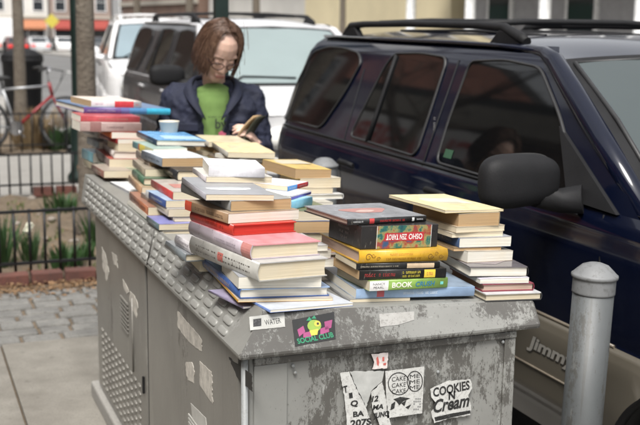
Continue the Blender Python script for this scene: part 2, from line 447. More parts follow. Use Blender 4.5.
# lamp post ---------------------------------------------------------
t = thing('lamp_post', 'slim dark green lamp post left of the brown tree trunk', 'lamp post', (1.70, 11.2, 0))
green_iron = M('dark_green_iron', (.01,.022,.018), .4, .3)
bm = bm_new(); lathe(bm, [(.12,0),(.12,.05),(.085,.1),(.08,.5),(.06,.62),(.052,.7),(.05,1.6),(.046,5.4)], (1.70,11.2,0), 16); obj('post', bm, green_iron, t)
bm = bm_new(); tube(bm, [(1.7,11.2,5.4),(1.75,11.2,5.8),(2.2,11.2,6.0),(2.9,11.2,5.95)], .03, 8); obj('arm', bm, green_iron, t)
bm = bm_new(); ball(bm, (3.1,11.2,5.92), .3, .13, .08); obj('lamp_head', bm, galv, t)
bm = bm_new(); prism(bm, [(0,-.13),(.1,-.16),(.13,.0),(.1,.16),(.02,.14),(-.06,.02)], 0, .012)
for v in bm.verts: v.co = Matrix.Rotation(R(-38), 4, 'Y') @ v.co + V((1.6, 10.15, .17))
top_mesh('bark_scrap', bm, M('orange_bark', (.38,.17,.07), .8), 'orange brown scrap leaning on the fence at the foot of the lamp post', 'scrap', (1.6,10.15,.02))
# dark green sign post behind the person's head
t = thing('sign_post', 'dark green post rising behind the person\'s head', 'sign post', (2.02, 7.0, 0))
bm = bm_new(); box(bm, 1.975, 2.065, 6.97, 7.03, 0, 2.9); obj('post', bm, green_iron, t)
bm = bm_new(); box(bm, 1.87, 2.17, 6.94, 6.965, 2.3, 2.75); obj('sign_plate', bm, white_paint, t)

# ------------------------------------------------------------------ bicycle
by = 13.85; wx = 2.0
t = thing('bicycle', 'red and silver bicycle with black tyres leaning behind the fences', 'bicycle', (1.45, by, 0))
def wheel(cx):
    bm = bm_new(); tube(bm, [(cx+.325*math.cos(a), by, .345+.325*math.sin(a)) for a in [2*math.pi*k/40 for k in range(40)]], .019, 8, True)
    wo = obj('wheel', bm, rubber, t)
    bm = bm_new(); tube(bm, [(cx+.302*math.cos(a), by, .345+.302*math.sin(a)) for a in [2*math.pi*k/40 for k in range(40)]], .012, 6, True)
    o = obj('rim', bm, chrome, wo)
    bm = bm_new()
    for k in range(24):
        a = k*math.pi/12; tube(bm, [(cx, by+.02*(-1)**k, .345), (cx+.3*math.cos(a), by, .345+.3*math.sin(a))], .0022, 4)
    tube(bm, [(cx, by-.04, .345), (cx, by+.04, .345)], .02, 8); obj('spokes', bm, chrome, wo)
BXW, BXR = 1.96, .92
wheel(BXW); wheel(BXR)
redp = M('red_enamel', (.22,.018,.022), .4); silv = M('silver_enamel', (.35,.36,.37), .35, .5)
ht, hb = (BXW-.20, by, .86), (BXW-.165, by, .70); bb = (BXW-.62, by, .3); st = (BXR+.28, by, .78)
bm = bm_new(); tube(bm, [ht, hb], .022); tube(bm, [hb, bb], .02); obj('frame', bm, redp, t)
bm = bm_new(); tube(bm, [(ht[0],by,ht[2]-.04), st], .016); tube(bm, [st, bb], .016); tube(bm, [st, (BXR, by-.05, .345)], .009); tube(bm, [st, (BXR, by+.05, .345)], .009)
tube(bm, [bb, (BXR, by-.05, .345)], .009); tube(bm, [bb, (BXR, by+.05, .345)], .009); obj('rear_frame', bm, silv, t)
bm = bm_new()
for s in (-1, 1): tube(bm, [hb, (hb[0]+.03, by+.05*s, .62), (BXW, by+.05*s, .345)], .012)
obj('fork', bm, redp, t)
bm = bm_new(); tube(bm, [ht, (ht[0]-.02, by, .99), (ht[0]+.04, by, 1.03)], .013)
tube(bm, [(ht[0]-.13, by-.27, 1.03), (ht[0]+.0, by-.15, 1.05), (ht[0]+.04, by, 1.03), (ht[0]+.0, by+.15, 1.05), (ht[0]-.13, by+.27, 1.03)], .011)
hbo = obj('handlebar', bm, chrome, t)
for s in (-1, 1):
    bm = bm_new(); tube(bm, [(ht[0]-.15, by+.3*s, 1.025), (ht[0]-.05, by+.2*s, 1.045)], .018); obj('grip', bm, rubber, hbo)
bm = bm_new(); ball(bm, (st[0]-.03, by, .92), .13, .07, .03); tube(bm, [st, (st[0]-.02, by, .9)], .013); obj('saddle', bm, rubber, t)
bm = bm_new(); lathe(bm, [(.09,-.03),(.09,-.026)], bb, 20, 'y'); tube(bm, [bb, (bb[0]+.1, by-.06, .18)], .01); tube(bm, [bb, (bb[0]-.1, by+.06, .44)], .01); obj('crank', bm, chrome, t)
bm = bm_new(); 
for k in range(3): tube(bm, [(ht[0]+.03, by-.1+.1*k, 1.03), (ht[0]+.16+.03*k, by-.1+.05*k, 1.0), (ht[0]+.13, by, .85), (hb[0]+.02, by, .72)], .004, 5)
obj('cable', bm, rubber, t)
# black litter bin at far left
t = thing('litter_bin', 'black litter bin at the left edge behind the slim tree trunk', 'bin', (2.0, 19.2, 0))
bm = bm_new(); lathe(bm, [(.27,0),(.3,.05),(.34,.9),(.36,.92),(.36,.98),(.3,.98)], (2.0,19.2,0), 24); obj('bin_body', bm, black_plastic, t)
bm = bm_new(); lathe(bm, [(.36,.98),(.35,1.03),(.2,1.12),(.05,1.14)], (2.0,19.2,0), 24); obj('lid', bm, black_plastic, t)
# ------------------------------------------------------------------ where a line of sight meets a plane
def ray(px, py): return fw*F_+rt*(px-320)-up*(py-212.5)
def on(px, py, p0, n):
    r = ray(px, py); c = V((0,0,H_)); t_ = (V(p0)-c).dot(V(n))/r.dot(V(n)); return c+r*t_

# ------------------------------------------------------------------ street cabinet
cab_paint = worn_paint('cabinet_side_paint', (.215,.205,.185), (.09,.08,.07), (.27,.26,.235), (1,1,.3), .16, .38)
cab_front = worn_paint('cabinet_front_paint', (.235,.236,.222), (.055,.05,.043), (.40,.405,.39), (1,1,.22), .52, .55)
cab_lid = worn_paint('cabinet_lid_paint', (.205,.206,.193), (.05,.045,.04), (.31,.31,.298), (.6,1,1.3), .9, .55)
cab = thing('street_cabinet', 'grey metal street cabinet with worn paint and stickers, piled with books', 'cabinet', (1.14, 3.5, 0))
BX0, BX1, BY0, BY1 = .765, 1.515, 2.42, 4.6
bm = bm_new(); box(bm, BX0, BX1, BY0, BY1, .07, .87); obj('body', bm, [cab_front], cab, bevel=.008)
bm = bm_new(); box(bm, BX0-.035, BX1+.03, BY0-.03, BY1+.04, 0, .07); obj('plinth', bm, concrete_dark, cab, bevel=.01)
# lid: sloping hipped cover, a little higher over the pavement than over the road
T4 = [V((.81,2.44,.955)), V((1.583,2.405,.919)), V((1.583,4.72,.919)), V((.752,4.79,.978))]
L4 = [V((.73,2.38,.865)), V((1.585,2.395,.862)), V((1.585,4.77,.862)), V((.73,4.77,.865))]
pn_ = (L4[1]-L4[0]).cross(T4[0]-L4[0]); T4[1].y = L4[0].y-((T4[1].x-L4[0].x)*pn_.x+(T4[1].z-L4[0].z)*pn_.z)/pn_.y   # keep the short face flat
bm = bm_new()
tv = [bm.verts.new(p) for p in T4]; lv = [bm.verts.new(p) for p in L4]; kv = [bm.verts.new(p-V((0,0,.014))) for p in L4]
bm.faces.new(tv); bm.faces.new(kv[::-1])
for k in range(4):
    if k < 3: bm.faces.new((tv[k], lv[k], lv[(k+1)%4], tv[(k+1)%4]))
    bm.faces.new((lv[k], kv[k], kv[(k+1)%4], lv[(k+1)%4]))
rws = [[L4[0].lerp(L4[3], i/16).lerp(T4[0].lerp(T4[3], i/16), j/4) for j in range(5)] for i in range(17)]
grid(bm, rws, True); bmesh.ops.remove_doubles(bm, verts=bm.verts, dist=1e-5)
for f in bm.faces:
    f.normal_update()
    c_ = f.calc_center_median()
    if c_.x < .80 or c_.z > .93: f.material_index = 1
lid_plain = worn_paint('cabinet_lid_plain', (.24,.238,.22), (.10,.095,.085), (.30,.30,.285), (1,1,1), .14, .42)
lid = obj('lid', bm, [cab_lid, lid_plain], cab, bevel=.008)
# raised lozenges pressed in the lid's long side
bm = bm_new()
sl_o = L4[0]; sl_u = V((0,1,0)); sl_v = (T4[0]-L4[0]); sl_v.y = 0; wv = sl_v.length; sl_v.normalize(); sl_n = V((-sl_v.z, 0, sl_v.x))
y = .17
while y < 2.3:
    if not (1.0 < y < 1.06):
        for r in range(4):
            yy = y+(.5 if r % 2 else 0)*.0
            q_ = (yy)/(L4[3].y-L4[0].y); pb, pt = L4[0].lerp(L4[3], q_), T4[0].lerp(T4[3], q_); c = pb.lerp(pt, .14+.235*r)
            sl_v = (pt-pb); sl_v.y = 0; sl_v.normalize(); sl_n = V((-sl_v.z, 0, sl_v.x))
            m4 = Matrix(((0, sl_v.x, sl_n.x, c.x), (1, 0, 0, c.y), (0, sl_v.z, sl_n.z, c.z), (0,0,0,1)))
            ball(bm, (0,0,0), .034, .0098, .0075, 12, mat=None) if False else None
            r_ = bmesh.ops.create_uvsphere(bm, u_segments=16, v_segments=10, radius=1)
            for v in r_['verts']:
                p = v.co; sg = lambda a, e: math.copysign(abs(a)**e, a)
                v.co = m4 @ V((sg(p.x,.38)*.0325, sg(p.y,.5)*.0103, sg(p.z,.55)*.0060))
                for f in v.link_faces: f.smooth = True
    y += .092
obj('raised_pattern', bm, M('lid_embossing', (.27,.268,.25), .42, .1, .12, 5), lid)
bm = bm_new()
for yy in (1.03,):
    a = V((sl_o.x, sl_o.y+yy, sl_o.z)); tube(bm, [a+sl_n*.001, a+sl_v*wv+sl_n*.001], .003, 6)
obj('rib', bm, cab_lid, lid)
# side doors with pressed louvres and dimples
sidem = cab_paint
for (ya, yb, nm) in ((2.47, 3.52, 'near'), (3.56, 4.55, 'far')):
    bm = bm_new(); box(bm, BX0-.012, BX0-.001, ya, yb, .085, .845)
    if nm == 'far':
        for i in range(11):
            for j in range(9): ball(bm, (BX0-.012, 3.68+i*.075, .12+j*.03), .007, .02, .009, 10)
    d = obj('side_door', bm, sidem, cab, bevel=0)
    bm = bm_new()
    if nm == 'far':
        for k in range(8): box(bm, BX0-.018, BX0-.011, 3.86, 4.0, .50+k*.016, .506+k*.016)
        obj('vent', bm, sidem, d)
        bm = bm_new(); tube(bm, [(BX0-.014, 3.78, .38), (BX0-.014, 3.78, .66)], .0035, 6); obj('crease', bm, sidem, d)
        bm = bm_new(); box(bm, BX0-.02, BX0-.012, 3.59, 3.602, .36, .42); obj('keyhole', bm, black_iron, d)
    else:
        bm = bm_new()
        for k in range(7): box(bm, BX0-.0145, BX0-.0118, 2.86, 2.97, .43+k*.012, .436+k*.012)
        obj('notice', bm, M('faded_notice', (.45,.44,.41), .7), d)
bm = bm_new(); tube(bm, [(BX0-.004, 3.54, .08), (BX0-.004, 3.54, .86)], .006, 8); obj('seam_strip', bm, black_iron, cab)
bm = bm_new(); tube(bm, [(BX0-.012, BY0-.006, .07), (BX0-.012, BY0-.006, .845)], .009, 12); obj('corner_rod', bm, galv, cab)
# edge mouldings on the short side
bm = bm_new(); box(bm, BX0+.01, BX1+.004, BY0-.012, BY0-.001, .825, .845); obj('front_moulding', bm, cab_lid, cab, bevel=.004)
bm = bm_new(); box(bm, BX1-.03, BX1+.004, BY0-.007, BY0-.001, .08, .824); obj('front_stile', bm, cab_front, cab, bevel=.003)
bm = bm_new(); box(bm, BX0+.012, BX0+.10, BY0-.006, BY0-.001, .08, .824); obj('front_stile', bm, cab_front, cab, bevel=.003)
# rivets
bm = bm_new()
for (px, py) in ((293,366),(295,373),(438,372),(489,330),(503,342)):
    p = on(px, py, (0,BY0-.006,0), (0,1,0)); ball(bm, p, .005, .004, .005, 8)
obj('rivets', bm, galv, cab)

# --- stickers, flat on the surfaces they are stuck to
white_st = speckle('sticker_white', (.44,.44,.42), (.58,.58,.56), (.22,.21,.20), 26, 170, .55, .1); ink = speckle('sticker_ink', (.012,.012,.012), (.02,.02,.02), (.12,.12,.12), 30, 240, .5, .05)
pf0 = V((0, BY0-.009, 0)); nf = V((0,-1,0))
def sticker(name, poly, mat_, parent, p0, n, label=None, lift=0.0015):
    n = V(n).normalized(); rs = random.Random(int(poly[0][0]*7)); pl2 = []
    for i, (px, py) in enumerate(poly):      # torn and worn edges
        qx, qy = poly[(i+1) % len(poly)]; L = math.hypot(qx-px, qy-py); m_ = max(1, int(L/2.2)); rg = .12 if len(poly) == 4 and 'torn' not in name and 'peel' not in name else .5
        for k in range(m_): pl2.append((px+(qx-px)*k/m_+rs.uniform(-rg,rg)*(k > 0), py+(qy-py)*k/m_+rs.uniform(-rg,rg)*(k > 0)))
    P = [on(px, py, p0, n) for px, py in pl2]
    bm = bm_new(); A = [bm.verts.new(p+n*lift) for p in P]; B = [bm.verts.new(p+n*(lift-.0011)) for p in P]
    bm.faces.new(A)
    for k in range(len(P)): bm.faces.new((A[k], A[(k+1)%len(P)], B[(k+1)%len(P)], B[k]))
    return obj(name, bm, mat_, parent, label)
def lettering(s, quad, parent, p0, n, mat_, lift=.0022, name='lettering', **kw):
    """quad: bottom-left, bottom-right, top-left pixels of the line of text"""
    n = V(n).normalized(); a, b, c = [on(px, py, p0, n) for px, py in quad]
    bm = fit_text(s, (b-a).length, (c-a).length, **kw)
    ex = (b-a).normalized(); ey = (c-a)-ex*((c-a).dot(ex)); ctr = (b+c)/2
    place_bm(bm, ctr+n*lift, ex, ey); return obj(name, bm, mat_, parent, fix=False)
# cookies sticker
st = sticker('sticker', [(430,389),(447,381),(470,379),(472,388),(468,396),(471,405),(470,415),(450,418),(434,423),(431,412),(437,404),(431,397)], white_st, cab, pf0, nf, 'white sticker reading COOKIES N Cream')
lettering('COOKIES', [(433.5,397),(470,389),(432,388)], st, pf0, nf, ink, bold=.03)
lettering("N", [(448.5,399.5),(455,398.5),(448,391.5)], st, pf0, nf, ink, bold=.04)
lettering('Cream', [(434,413),(470,406),(432,400)], st, pf0, nf, ink, shear=.3, bold=.03)
bm = bm_new(); P = [on(px,py,pf0,nf)+nf*.0022 for px,py in [(434,417),(452,413),(470,410),(470,413),(452,417),(435,421)]]
bm.faces.new([bm.verts.new(p) for p in P]); obj('ribbon', bm, ink, st)
# two balloons sticker
st = sticker('sticker', [(385,371),(424,366.5),(422,413),(387,418)], white_st, cab, pf0, nf, 'white square sticker with two balloons')
def ring(cx, cy, rx, ry, w=.9, n=28):
    bm = bm_new(); A = []; B = []
    for k in range(n):
        a = 2*math.pi*k/n
        A.append(bm.verts.new(on(cx+rx*math.cos(a), cy+ry*math.sin(a), pf0, nf)+nf*.0022)); B.append(bm.verts.new(on(cx+(rx-w)*math.cos(a), cy+(ry-w)*math.sin(a), pf0, nf)+nf*.0022))
    for k in range(n): bm.faces.new((A[k], A[(k+1)%n], B[(k+1)%n], B[k]))
    return bm
obj('balloon', ring(398.5,383.5,11,11.5), ink, st); obj('balloon', ring(414.5,381,8,10.5), ink, st)
for k in range(3):
    lettering('CAKE', [(391.5,381.5+k*6.2),(405.5,380+k*6.2),(391.5,377+k*6.2)], st, pf0, nf, ink)
    lettering('ME', [(409.5,378.5+k*5.6),(419.5,377.3+k*5.6),(409.5,374.5+k*5.6)], st, pf0, nf, ink)
bm = bm_new()
for pl in ([(393,399),(400,396.5),(410,398),(403,401),(399,405),(396,401)], [(391,404),(395,401),(394,408),(390,410)], [(401,403),(406,400),(404,406)], [(405,407),(411,404),(408,409)]):
    bm.faces.new([bm.verts.new(on(px,py,pf0,nf)+nf*.0022) for px,py in pl])
obj('drawing', bm, ink, st)
bm = bm_new()
for r in range(5):
    for c_ in range(4):
        if random.random() < .75:
            px, py = 413+c_*2, 398+r*2.6; bm.faces.new([bm.verts.new(on(x_,y_,pf0,nf)+nf*.0022) for x_,y_ in ((px,py),(px+1.5,py-.2),(px+1.5,py+1.2),(px,py+1.3))])
obj('small_print', bm, M('grey_ink', (.2,.2,.2), .6), st)
# torn papers with inked letters
st = sticker('torn_poster', [(340,373),(349,371.5),(357,390),(366,408),(372,426),(347,428),(345,405),(343,390)], white_st, cab, pf0, nf, 'torn white paper strip with black letters')
for s_, q in (('T', [(343.5,393),(347.5,392),(343,386)]), ('I', [(349,398.5),(352.5,397.5),(348.5,393)]), ('Q', [(350.5,407.5),(358,406.5),(350,400.5)]), ('BA', [(353,417),(364,415.5),(352.5,411.5)]), ('207S', [(350,427),(371,424.5),(350,420)])):
    lettering(s_, q, st, pf0, nf, ink, bold=.04)
st = sticker('torn_poster', [(371,392),(382,382),(386,400),(389,418),(391,426),(380,428),(377,418),(372,408)], white_st, cab, pf0, nf, 'torn white paper scrap with scrawled letters')
for s_, q in (('12', [(371,402),(378,401),(371,396)]), ('MA', [(372,410),(383,408.5),(372,405)]), ('JUNO', [(373,420),(389,417),(373,413)])):
    lettering(s_, q, st, pf0, nf, ink, bold=.04, shear=.2)
st = sticker('worn_film', [(349.5,371.3),(384,371),(382,381),(371,391),(366,407),(357,389)], M('faded_film', (.40,.405,.39), .35, 0, .2, 20), cab, pf0, nf)
st = sticker('torn_sticker', [(371,354),(388,352.5),(387,368),(372,369),(374,362)], M('pink_white_sticker', (.62,.56,.54), .5, 0, .2, 60), cab, pf0, nf, 'torn white sticker scrap with red marks')
bm = bm_new()
for pl in ([(382,357),(384,356.5),(384,361),(382,361)], [(376,358),(377.5,356),(379,362),(378,366),(376.5,364)], [(383,363),(386,362.5),(385.5,365),(383,365)]):
    bm.faces.new([bm.verts.new(on(px,py,pf0,nf)+nf*.0022) for px,py in pl])
obj('red_marks', bm, M('red_ink', (.5,.12,.1), .6), st)
# on the lid's short face
lp0 = (T4[0]+L4[0])/2; ln = (L4[1]-L4[0]).cross(T4[0]-L4[0]).normalized()
if ln.y > 0: ln = -ln
st = sticker('sticker', [(249,317),(284,312.5),(285,327),(250,330.5)], M('label_grey', (.34,.34,.32), .5, 0, .2, 30), cab, lp0, ln, 'small off white label with a black square')
lettering('WATER', [(264.5,325.5),(280.5,323.2),(264.5,320.3)], st, lp0, ln, ink, .0022)
bm = bm_new()
for pl in ([(253,319.5),(261,318.5),(261,326),(253,327)], ): bm.faces.new([bm.verts.new(on(px,py,lp0,ln)+ln*.0022) for px,py in pl])
obj('emblem', bm, ink, st)
st = sticker('sticker', [(292,320),(334,312),(335.5,339),(295,346.5)], M('sticker_black', (.015,.015,.015), .35), cab, lp0, ln, 'black sticker with a yellow green face and green lettering')
gr = M('lime_ink', (.22,.33,.05), .5); pk = M('pink_ink', (.28,.05,.15), .5); tq = M('green_ink', (.02,.20,.10), .5); yl = M('yellow_ink', (.5,.42,.06), .5)
def flatpoly(name, polys, m_, parent, lift=.0022):
    bm = bm_new()
    for pl in polys: bm.faces.new([bm.verts.new(on(px,py,lp0,ln)+ln*lift) for px,py in pl])
    return obj(name, bm, m_, parent)
def disc(cx, cy, rx, ry, n=14): return [(cx+rx*math.cos(6.283*k/n), cy+ry*math.sin(6.283*k/n)) for k in range(n)]
flatpoly('banner', [[(297,330),(303,326),(305,332),(299,337)],[(324,322),(332,320),(331,328),(325,330)],[(303,333),(313,331),(312,337),(303,338)],[(320,329),(328,326),(329,332),(320,335)]], pk, st)
flatpoly('face', [disc(314,326,7,6)], gr, st, .0026); flatpoly('eye', [disc(317,324,3.2,3)], yl, st, .003); flatpoly('pupil', [disc(317.4,324,1.2,1.2)], ink, st, .0034)
flatpoly('teeth', [[(309,331),(318,329),(317,335),(311,336)]], yl, st, .0028)
flatpoly('hair_tuft', [[(306,321),(309,317),(312,321)],[(311,319),(314,315.5),(316,319)]], tq, st, .0025)
lettering('SOCIAL CLUB', [(297,344.5),(333,337.5),(297,339)], st, lp0, ln, tq, .0024, bold=.03)
flatpoly('bare_patch', [[(379,314),(414,311.5),(414,320),(398,325),(380,327)]], speckle('label_residue', (.26,.255,.24), (.37,.365,.35), (.15,.14,.13), 14, 120, .7, .1), cab, .0012)
# peeled patches on the long side
ps0 = V((BX0-.012,0,0)); nsd = V((-1,0,0)); peel = M('peeled_paper', (.50,.47,.42), .8, 0, .25, 40)
for pl in ([(178,311),(184,318),(196,332),(202,340),(202,351),(196,348),(186,338),(178,327)], [(186,362),(192,362),(195,372),(194,383),(188,380),(186,370)], [(200,361),(212,372),(213,404),(207,396),(200,384)],
           [(130,291),(135,296),(138,305),(137,318),(132,308),(130,301)], [(123,279),(126,284),(129,292),(127,294),(124,288)], [(102,247),(106,256),(109,272),(107,281),(103,266)], [(112,252),(117,256),(118,268),(114,264)]):
    sticker('peeled_patch', pl, peel, cab, ps0, nsd, lift=.0012)
sticker('dark_stain', [(229,357),(234,362),(252,374),(253,392),(246,386),(238,378)], M('tar', (.03,.028,.025), .7), cab, ps0, nsd, lift=.0012)
sticker('notice', [(191,403),(206,418),(208,437),(193,420)], M('faded_notice', (.45,.44,.41), .7), cab, ps0, nsd, lift=.0012)
# ------------------------------------------------------------------ books
TAU = R(2.7)
LF = Matrix(((math.cos(TAU), 0, math.sin(TAU), .81), (0, 1, 0, 2.45), (-math.sin(TAU), 0, math.cos(TAU), .9555), (0,0,0,1)))
def page_mat(name, c):
    if name in _mc: return _mc[name]
    m, nt, b = new_mat(name); v = coords(nt, (3, 3, 900)); n = noisef(nt, v, 1, 3, .6)
    v2 = coords(nt); big = noisef(nt, v2, 14, 4)
    a = ramp(nt, n, [(.3, [x*.68 for x in c]), (.62, c)])
    m2 = nd(nt, 'ShaderNodeMath', operation='MULTIPLY'); nt.links.new(ramp(nt, big, [(.45, 0.), (.75, 1.)]), m2.inputs[0]); m2.inputs[1].default_value = .35
    nt.links.new(mixc(nt, m2.outputs[0], a, [c[0]*.85, c[1]*.75, c[2]*.6]), b.inputs['Base Color'])
    b.inputs['Roughness'].default_value = .85; bump(nt, b, n, .35, .0012); _mc[name] = m; return m
PG = dict(w=page_mat('white_pages', (.72,.69,.61)), c=page_mat('cream_pages', (.66,.58,.43)), t=page_mat('tan_pages', (.46,.31,.165)), r=page_mat('red_edge_pages', (.52,.028,.016)), p=page_mat('pinkish_pages', (.50,.37,.30)), g=page_mat('greenish_pages', (.50,.53,.40)))
def cov(c, gloss=.38):
    k = 'cover_%02x%02x%02x' % tuple(int(max(0,min(1,x))**.45*255) for x in c)
    if k in _mc: return _mc[k]
    m, nt, b = new_mat('book_cover'); v = coords(nt)
    n = noisef(nt, v, 25, 6, .65); s = noisef(nt, coords(nt, (1,1,.3)), 110, 4, .7)
    a = ramp(nt, n, [(.3, [x*.82 for x in c]), (.7, [min(1, x*1.12) for x in c])])
    sc = nd(nt, 'ShaderNodeMath', operation='MULTIPLY'); nt.links.new(ramp(nt, s, [(.6, 0.), (.75, 1.)]), sc.inputs[0]); sc.inputs[1].default_value = .28
    nt.links.new(mixc(nt, sc.outputs[0], a, (.45,.42,.37)), b.inputs['Base Color'])
    nt.links.new(ramp(nt, n, [(.3, gloss*.8), (.7, min(1, gloss*1.3))]), b.inputs['Roughness'])
    bump(nt, b, n, .08, .003); _mc[k] = m; return m
ART = {}
def flat(c, rough=.5): return M('print_%.2f_%.2f_%.2f' % tuple(c), c, rough, 0, .1, 60, 0)

def marks_bm(w, h, rnd, rows=1):
    """broken little strokes, the look of lettering too small to read"""
    bm = bm_new(); rh = h/rows
    for r in range(rows):
        x = -w/2; y0 = -h/2+r*rh+rh*.15; hh = rh*.62
        while x < w/2-rh*.3:
            cw = hh*rnd.uniform(.45, .75)
            if rnd.random() < .16: x += cw*.8; continue
            t_ = cw*.26; k = rnd.randint(0, 3)
            Q = [(x, x+t_, y0, y0+hh)]
            if k != 1: Q.append((x+cw-t_, x+cw, y0, y0+hh*(1 if k else .6)))
            if k != 2: Q.append((x+t_, x+cw-t_*1.01, y0+hh*.82, y0+hh))
            if k != 3: Q.append((x+t_, x+cw-t_*1.01, y0, y0+hh*.17))
            for a, b, c, d in Q: bm.faces.new([bm.verts.new(V(p)) for p in ((a,c,0),(b,c,0),(b,d,0),(a,d,0))])
            x += cw*1.3
    return bm

BK = {}
def book(key, rec, d):
    a, b_, c, ex, ey, T, yaw = rec
    kind, side, sc, tc_, pg, label = d[:6]; extra = d[6] if len(d) > 6 else {}
    T = max(T-.0006, .002); rnd = random.Random(key)
    Mx = LF @ Matrix.Translation(V((a, b_, c))) @ Matrix.Rotation(R(yaw), 4, 'Z')
    t = bpy.data.objects.new(extra.get('name', 'book'), None); col.objects.link(t); t.matrix_world = Mx; t.empty_display_size = .05
    tag(t, label, extra.get('cat', 'book'), 'books piled on the street cabinet')
    Lh, W = (ex, ey) if side in 'FB' else (ey, ex)
    def mp(u, v, z):
        if side == 'F': return V((u, v, z))
        if side == 'B': return V((u, ey-v, z))
        if side == 'L': return V((v, ey-u, z))
        return V((ex-v, u, z))
    hard = kind == 'h'; bt = min(.0028 if hard else .0007, T*.25); o = .004 if hard else .0006
    bulge = min(.007, T*.16) if hard else min(.0015, T*.08)
    curl = 0 if hard else rnd.uniform(0, .0035)*min(1, T/.02); curl = extra.get('curl', curl)
    cw = 0 if 'curl' in extra and extra['curl'] == 0 else rnd.uniform(-.002,.003)*min(1, T/.02)
    def warp(u, v, z):
        q = max(0, v/W); zz = z+curl*q*q*(z/T)
        if not hard: zz += .0007*math.sin(u*30+T*900)*(z/T)+cw*((u/Lh-.5)*2)**3*q*q*(z/T)
        return mp(u, v, zz)
    sm, tm = cov(sc, .3 if hard else .36), cov(tc_, extra.get('gloss', .34))
    bm = bm_new(); nseg = 9; nu = 7
    for z0, z1 in ((0, bt), (T-bt, T)):
        for i in range(nu):
            for j in range(5):
                u0, u1 = Lh*i/nu, Lh*(i+1)/nu; v0, v1 = .002+(W-.002)*j/5, .002+(W-.002)*(j+1)/5
                for zz, top in ((z0, 0), (z1, 1)):
                    f = bm.faces.new([bm.verts.new(warp(*p)) for p in ((u0,v0,zz),(u1,v0,zz),(u1,v1,zz),(u0,v1,zz))]); f.material_index = 1 if z1 == T else 0
        for (ua, va, ub, vb) in [(Lh*i/nu, W, Lh*(i+1)/nu, W) for i in range(nu)]+[(0, .002+(W-.002)*j/5, 0, .002+(W-.002)*(j+1)/5) for j in range(5)]+[(Lh, .002+(W-.002)*j/5, Lh, .002+(W-.002)*(j+1)/5) for j in range(5)]:
            f = bm.faces.new([bm.verts.new(warp(*p)) for p in ((ua,va,z0),(ub,vb,z0),(ub,vb,z1),(ua,va,z1))]); f.material_index = 1 if z1 == T else 0
    def arc(k, inset):
        q = k/nseg; z = T*q; bl = bulge*math.sin(math.pi*q)
        return (-bl+inset, z if not inset else max(bt, min(T-bt, z)))
    for k in range(nseg):
        (v0, z0), (v1, z1) = arc(k, 0), arc(k+1, 0); (w0, y0), (w1, y1) = arc(k, bt), arc(k+1, bt)
        f = bm.faces.new([bm.verts.new(mp(*p)) for p in ((0,v0,z0),(Lh,v0,z0),(Lh,v1,z1),(0,v1,z1))]); f.smooth = True
        for uu in (0, Lh):
            bm.faces.new([bm.verts.new(mp(*p)) for p in ((uu,v0,z0),(uu,v1,z1),(uu,w1,y1),(uu,w0,y0))])
    # bridge of board to spine
    for zz, mi_ in ((0,0),(bt,0),(T-bt,1),(T,1)):
        f = bm.faces.new([bm.verts.new(mp(*p)) for p in ((0,0,zz),(Lh,0,zz),(Lh,.002,zz),(0,.002,zz))]); f.material_index = mi_
    for uu in (0, Lh):
        for z0, z1 in ((0,bt),(T-bt,T)): bm.faces.new([bm.verts.new(mp(*p)) for p in ((uu,0,z0),(uu,.002,z0),(uu,.002,z1),(uu,0,z1))])
    bmesh.ops.remove_doubles(bm, verts=bm.verts, dist=1e-5)
    obj('cover', bm, [sm, tm], t, local=True)
    # page block
    bm = bm_new(); e = .0004
    v0, v1 = bt*.8-bulge*(.5 if hard else 0), W-o; z0, z1 = bt*.98, T-bt*.98; nz = 6
    def pw(u, v, z):
        fe = (.0025 if hard else rnd_off)*math.sin(math.pi*(z-z0)/(z1-z0))*(1 if v == v1 else 0)
        return warp(u, v-fe, z)
    rnd_off = rnd.uniform(-.0008, .001)
    def wl(A, B):
        for k in range(nz):
            za, zb = z0+(z1-z0)*k/nz, z0+(z1-z0)*(k+1)/nz
            n_ = 6
            for i in range(n_):
                p, q = [A[s]+(B[s]-A[s])*i/n_ for s in (0,1)], [A[s]+(B[s]-A[s])*(i+1)/n_ for s in (0,1)]
                bm.faces.new([bm.verts.new(pw(*x)) for x in ((p[0],p[1],za),(q[0],q[1],za),(q[0],q[1],zb),(p[0],p[1],zb))])
    wl((o, v0), (o, v1)); wl((Lh-o, v0), (Lh-o, v1)); wl((o, v1), (Lh-o, v1))
    bmesh.ops.remove_doubles(bm, verts=bm.verts, dist=1e-5)
    obj('pages', bm, PG[pg], t, local=True)
    # frame of the spine for titles
    def spine_put(bm2, u, z, flip=False, lift=.0006, name='title', mat_=None):
        # u in 0..Lh from the left as seen, z height
        s_ = -1 if flip else 1
        bl = bulge
        for v in bm2.verts:
            x, y = v.co.x*s_+u, v.co.y*s_+z
            q = max(0, min(1, y/T)); off = -(bl*math.sin(math.pi*q))-lift
            if side == 'F': v.co = V((x, off, y))
            elif side == 'L': v.co = V((off, ey-x, y))
            elif side == 'R': v.co = V((ex-off, x, y))
        return obj(name, bm2, mat_, t, local=True, fix=False)
    for e_ in extra.get('marks', []):      # (u0, u1, zc, h, colour, rows)
        u0, u1, zc, h, cc, rows = e_
        spine_put(marks_bm((u1-u0)*Lh, h*T, rnd, rows), (u0+u1)/2*Lh, zc*T, mat_=flat(cc), name='lettering')
    for e_ in extra.get('text', []):       # (string, u0, u1, zc, h, colour, flip, kw)
        s, u0, u1, zc, h, cc, fl, kw = e_
        spine_put(fit_text(s, (u1-u0)*Lh, h*T, **kw), (u0+u1)/2*Lh, zc*T, fl, lift=.0009, mat_=flat(cc))
